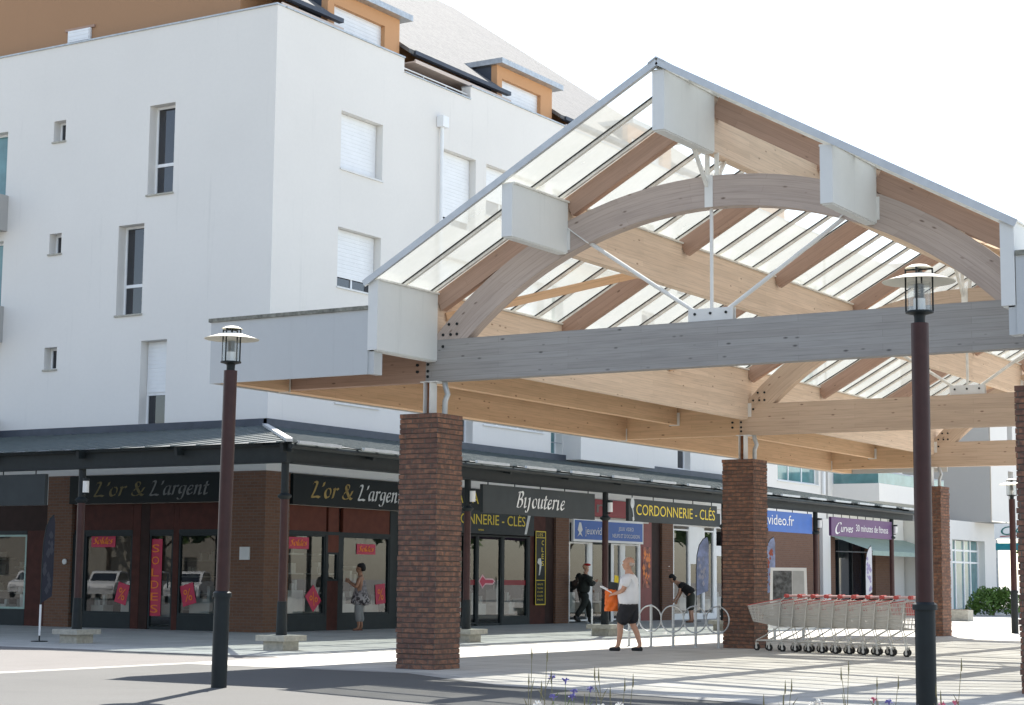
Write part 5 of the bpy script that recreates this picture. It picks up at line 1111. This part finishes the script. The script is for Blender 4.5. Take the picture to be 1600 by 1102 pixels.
# ---------------------------------------------------------------- wildflowers in the foreground bed
tag(MB().quad((6.5,-16,.006), (15,-12,.006), (13.6,-9.6,.006), (6.0,-13.6,.006)).build('planting_bed_soil', plain('soil', (.12,.09,.06), .95, 0, .3, 6)), kind='structure')
STEM = plain('stem_green', (.13,.19,.06), .7, 0, .3, 6); FLB = plain('cornflower', (.17,.16,.40), .7, 0, .15, 8); FLW = plain('white_petal', (.75,.75,.72), .7); FLP = plain('pink_petal', (.60,.18,.28), .7, 0, .2); SEED = plain('seed_head', (.20,.19,.10), .9)
fd, fr_ = Vector((-.5227,.8525,0)), Vector((.8525,.5227,0)); cam0 = Vector((15.011,-22.249,0)); rnd = random.Random(12)
def flower(kind, lat, dep, h):
    p = cam0+fd*dep+fr_*lat; nm, mt, lb = {'b':('cornflower', FLB, 'blue cornflower on a thin stem in the foreground bed'), 'w':('white_flower', FLW, 'white daisy-like flower on a thin stem in the foreground bed'), 'p':('pink_flower', FLP, 'pink flower on a thin stem in the foreground bed'), 's':('seed_stalk', SEED, 'thin brown seed stalk in the foreground bed')}[kind]
    t = thing(nm, lb, 'flower', tuple(p), 'wildflowers in the foreground bed'); lx, ly = rnd.uniform(-.06,.06), rnd.uniform(-.06,.06); T = p+Vector((lx,ly,h)); m = p+Vector((lx*.3,ly*.3,h*.55))
    st = MB(); st.tube([p, m, T], [.0028,.0024,.0016], 5)
    for k in range(3):
        a = rnd.uniform(0,6.28); z = rnd.uniform(.35,.8); b = p.lerp(T, z); e = b+Vector((math.cos(a)*.05, math.sin(a)*.05, .09)); st.tube([b, b.lerp(e,.5)+Vector((0,0,.01)), e], [.0014,.003,.0006], 4)
    st.build('stem', STEM if kind != 's' else SEED, t)
    hd = MB()
    if kind == 's': hd.tube([T-Vector((0,0,.05)), T-Vector((0,0,.02)), T+Vector((0,0,.03))], [.002,.005,.0012], 6)
    else:
        R_ = {'b':.024,'w':.026,'p':.022}[kind]
        for k in range(22):
            a = rnd.uniform(0, 6.283); el = rnd.uniform(-.15, 1.1); d = Vector((math.cos(a)*math.cos(el), math.sin(a)*math.cos(el), math.sin(el)))
            q = d.orthogonal().normalized(); q.rotate(Matrix.Rotation(rnd.uniform(0,3.1), 3, d)); q *= R_*.2; L = R_*rnd.uniform(.75,1.2)
            hd.quad(T+d*L*.2, T+d*L*.8+q, T+d*L*1.05, T+d*L*.8-q)
        hd.tube([T-Vector((0,0,.02)), T, T+Vector((0,0,.012))], [.003,.007,.004], 7)
    hd.build('flower_head', mt, t)
for kind, px, y, d in [('s',833,1008,11),('s',852,1012,11.3),('s',872,1045,10.8),('b',871,1050,11),('b',886,1053,11.2),('b',902,1070,11),('b',909,1066,11.1),('b',872,1078,10.8),('b',884,1078,11),('w',847,1090,10.8),('s',829,1050,11),('s',843,1060,11.1),('s',940,1040,11.2),('s',950,1042,11),('s',979,1050,11),('s',970,1056,11.2),('w',937,1094,10.9),('w',967,1092,11),('b',868,1098,10.8),('s',920,1080,11),('s',956,1070,11.1),('s',1212,1060,11),('s',1223,1058,11.2),('s',1204,1082,11),('w',1264,1087,11),('w',1275,1090,11.1),('s',1328,1040,11),('s',1363,1055,11.2),('s',1385,1053,11),('b',1385,1087,11),('p',1367,1098,11),('s',1318,1030,11.3),('s',1485,1026,11),('s',1467,1065,11.1),('p',1455,1090,11),('p',1460,1096,10.9),('p',1483,1088,11.1),('s',1354,1088,11),('s',1228,1082,11),('s',1475,1075,11),('p',1448,1098,11)]:
    flower(kind, (px-800)/2879*d, d, max(.3, 1.29-(y-(898+.0093*(px-800)))*d/2879))
for k in range(40): flower(rnd.choice('bwpss'), rnd.choice((rnd.uniform(.05,.75), rnd.uniform(1.5,2.7))), rnd.uniform(10.2,12), rnd.uniform(.28,.55))

ob = thing('bounce_building', 'long unseen cream apartment building added across the street to bounce light on the plaza', 'building', (-40, -62, 0))  # out of view, added to bounce warm sunlight onto the left facade
def OB(x, z, d=0): return (x, -62-d, z)
wn_ = [(x, x+1.3, z, z+1.5) for x in range(-108, 30, 4) for z in (1.2, 4.2, 7.2, 10.2)]
wallgrid(MB(), OB, -110, 32, 0, 13, wn_, .25).quad((-110,-62,13), (32,-62,13), (32,-75,13), (-110,-75,13)).build('wall', render_mat('cream_render', (.27,.25,.215)), ob)
pn = MB()
for a, b, c, d in wn_: pn.quad(OB(a,c,.2), OB(b,c,.2), OB(b,d,.2), OB(a,d,.2))
tag(pn.build('windows', PANE, ob), kind='stuff')
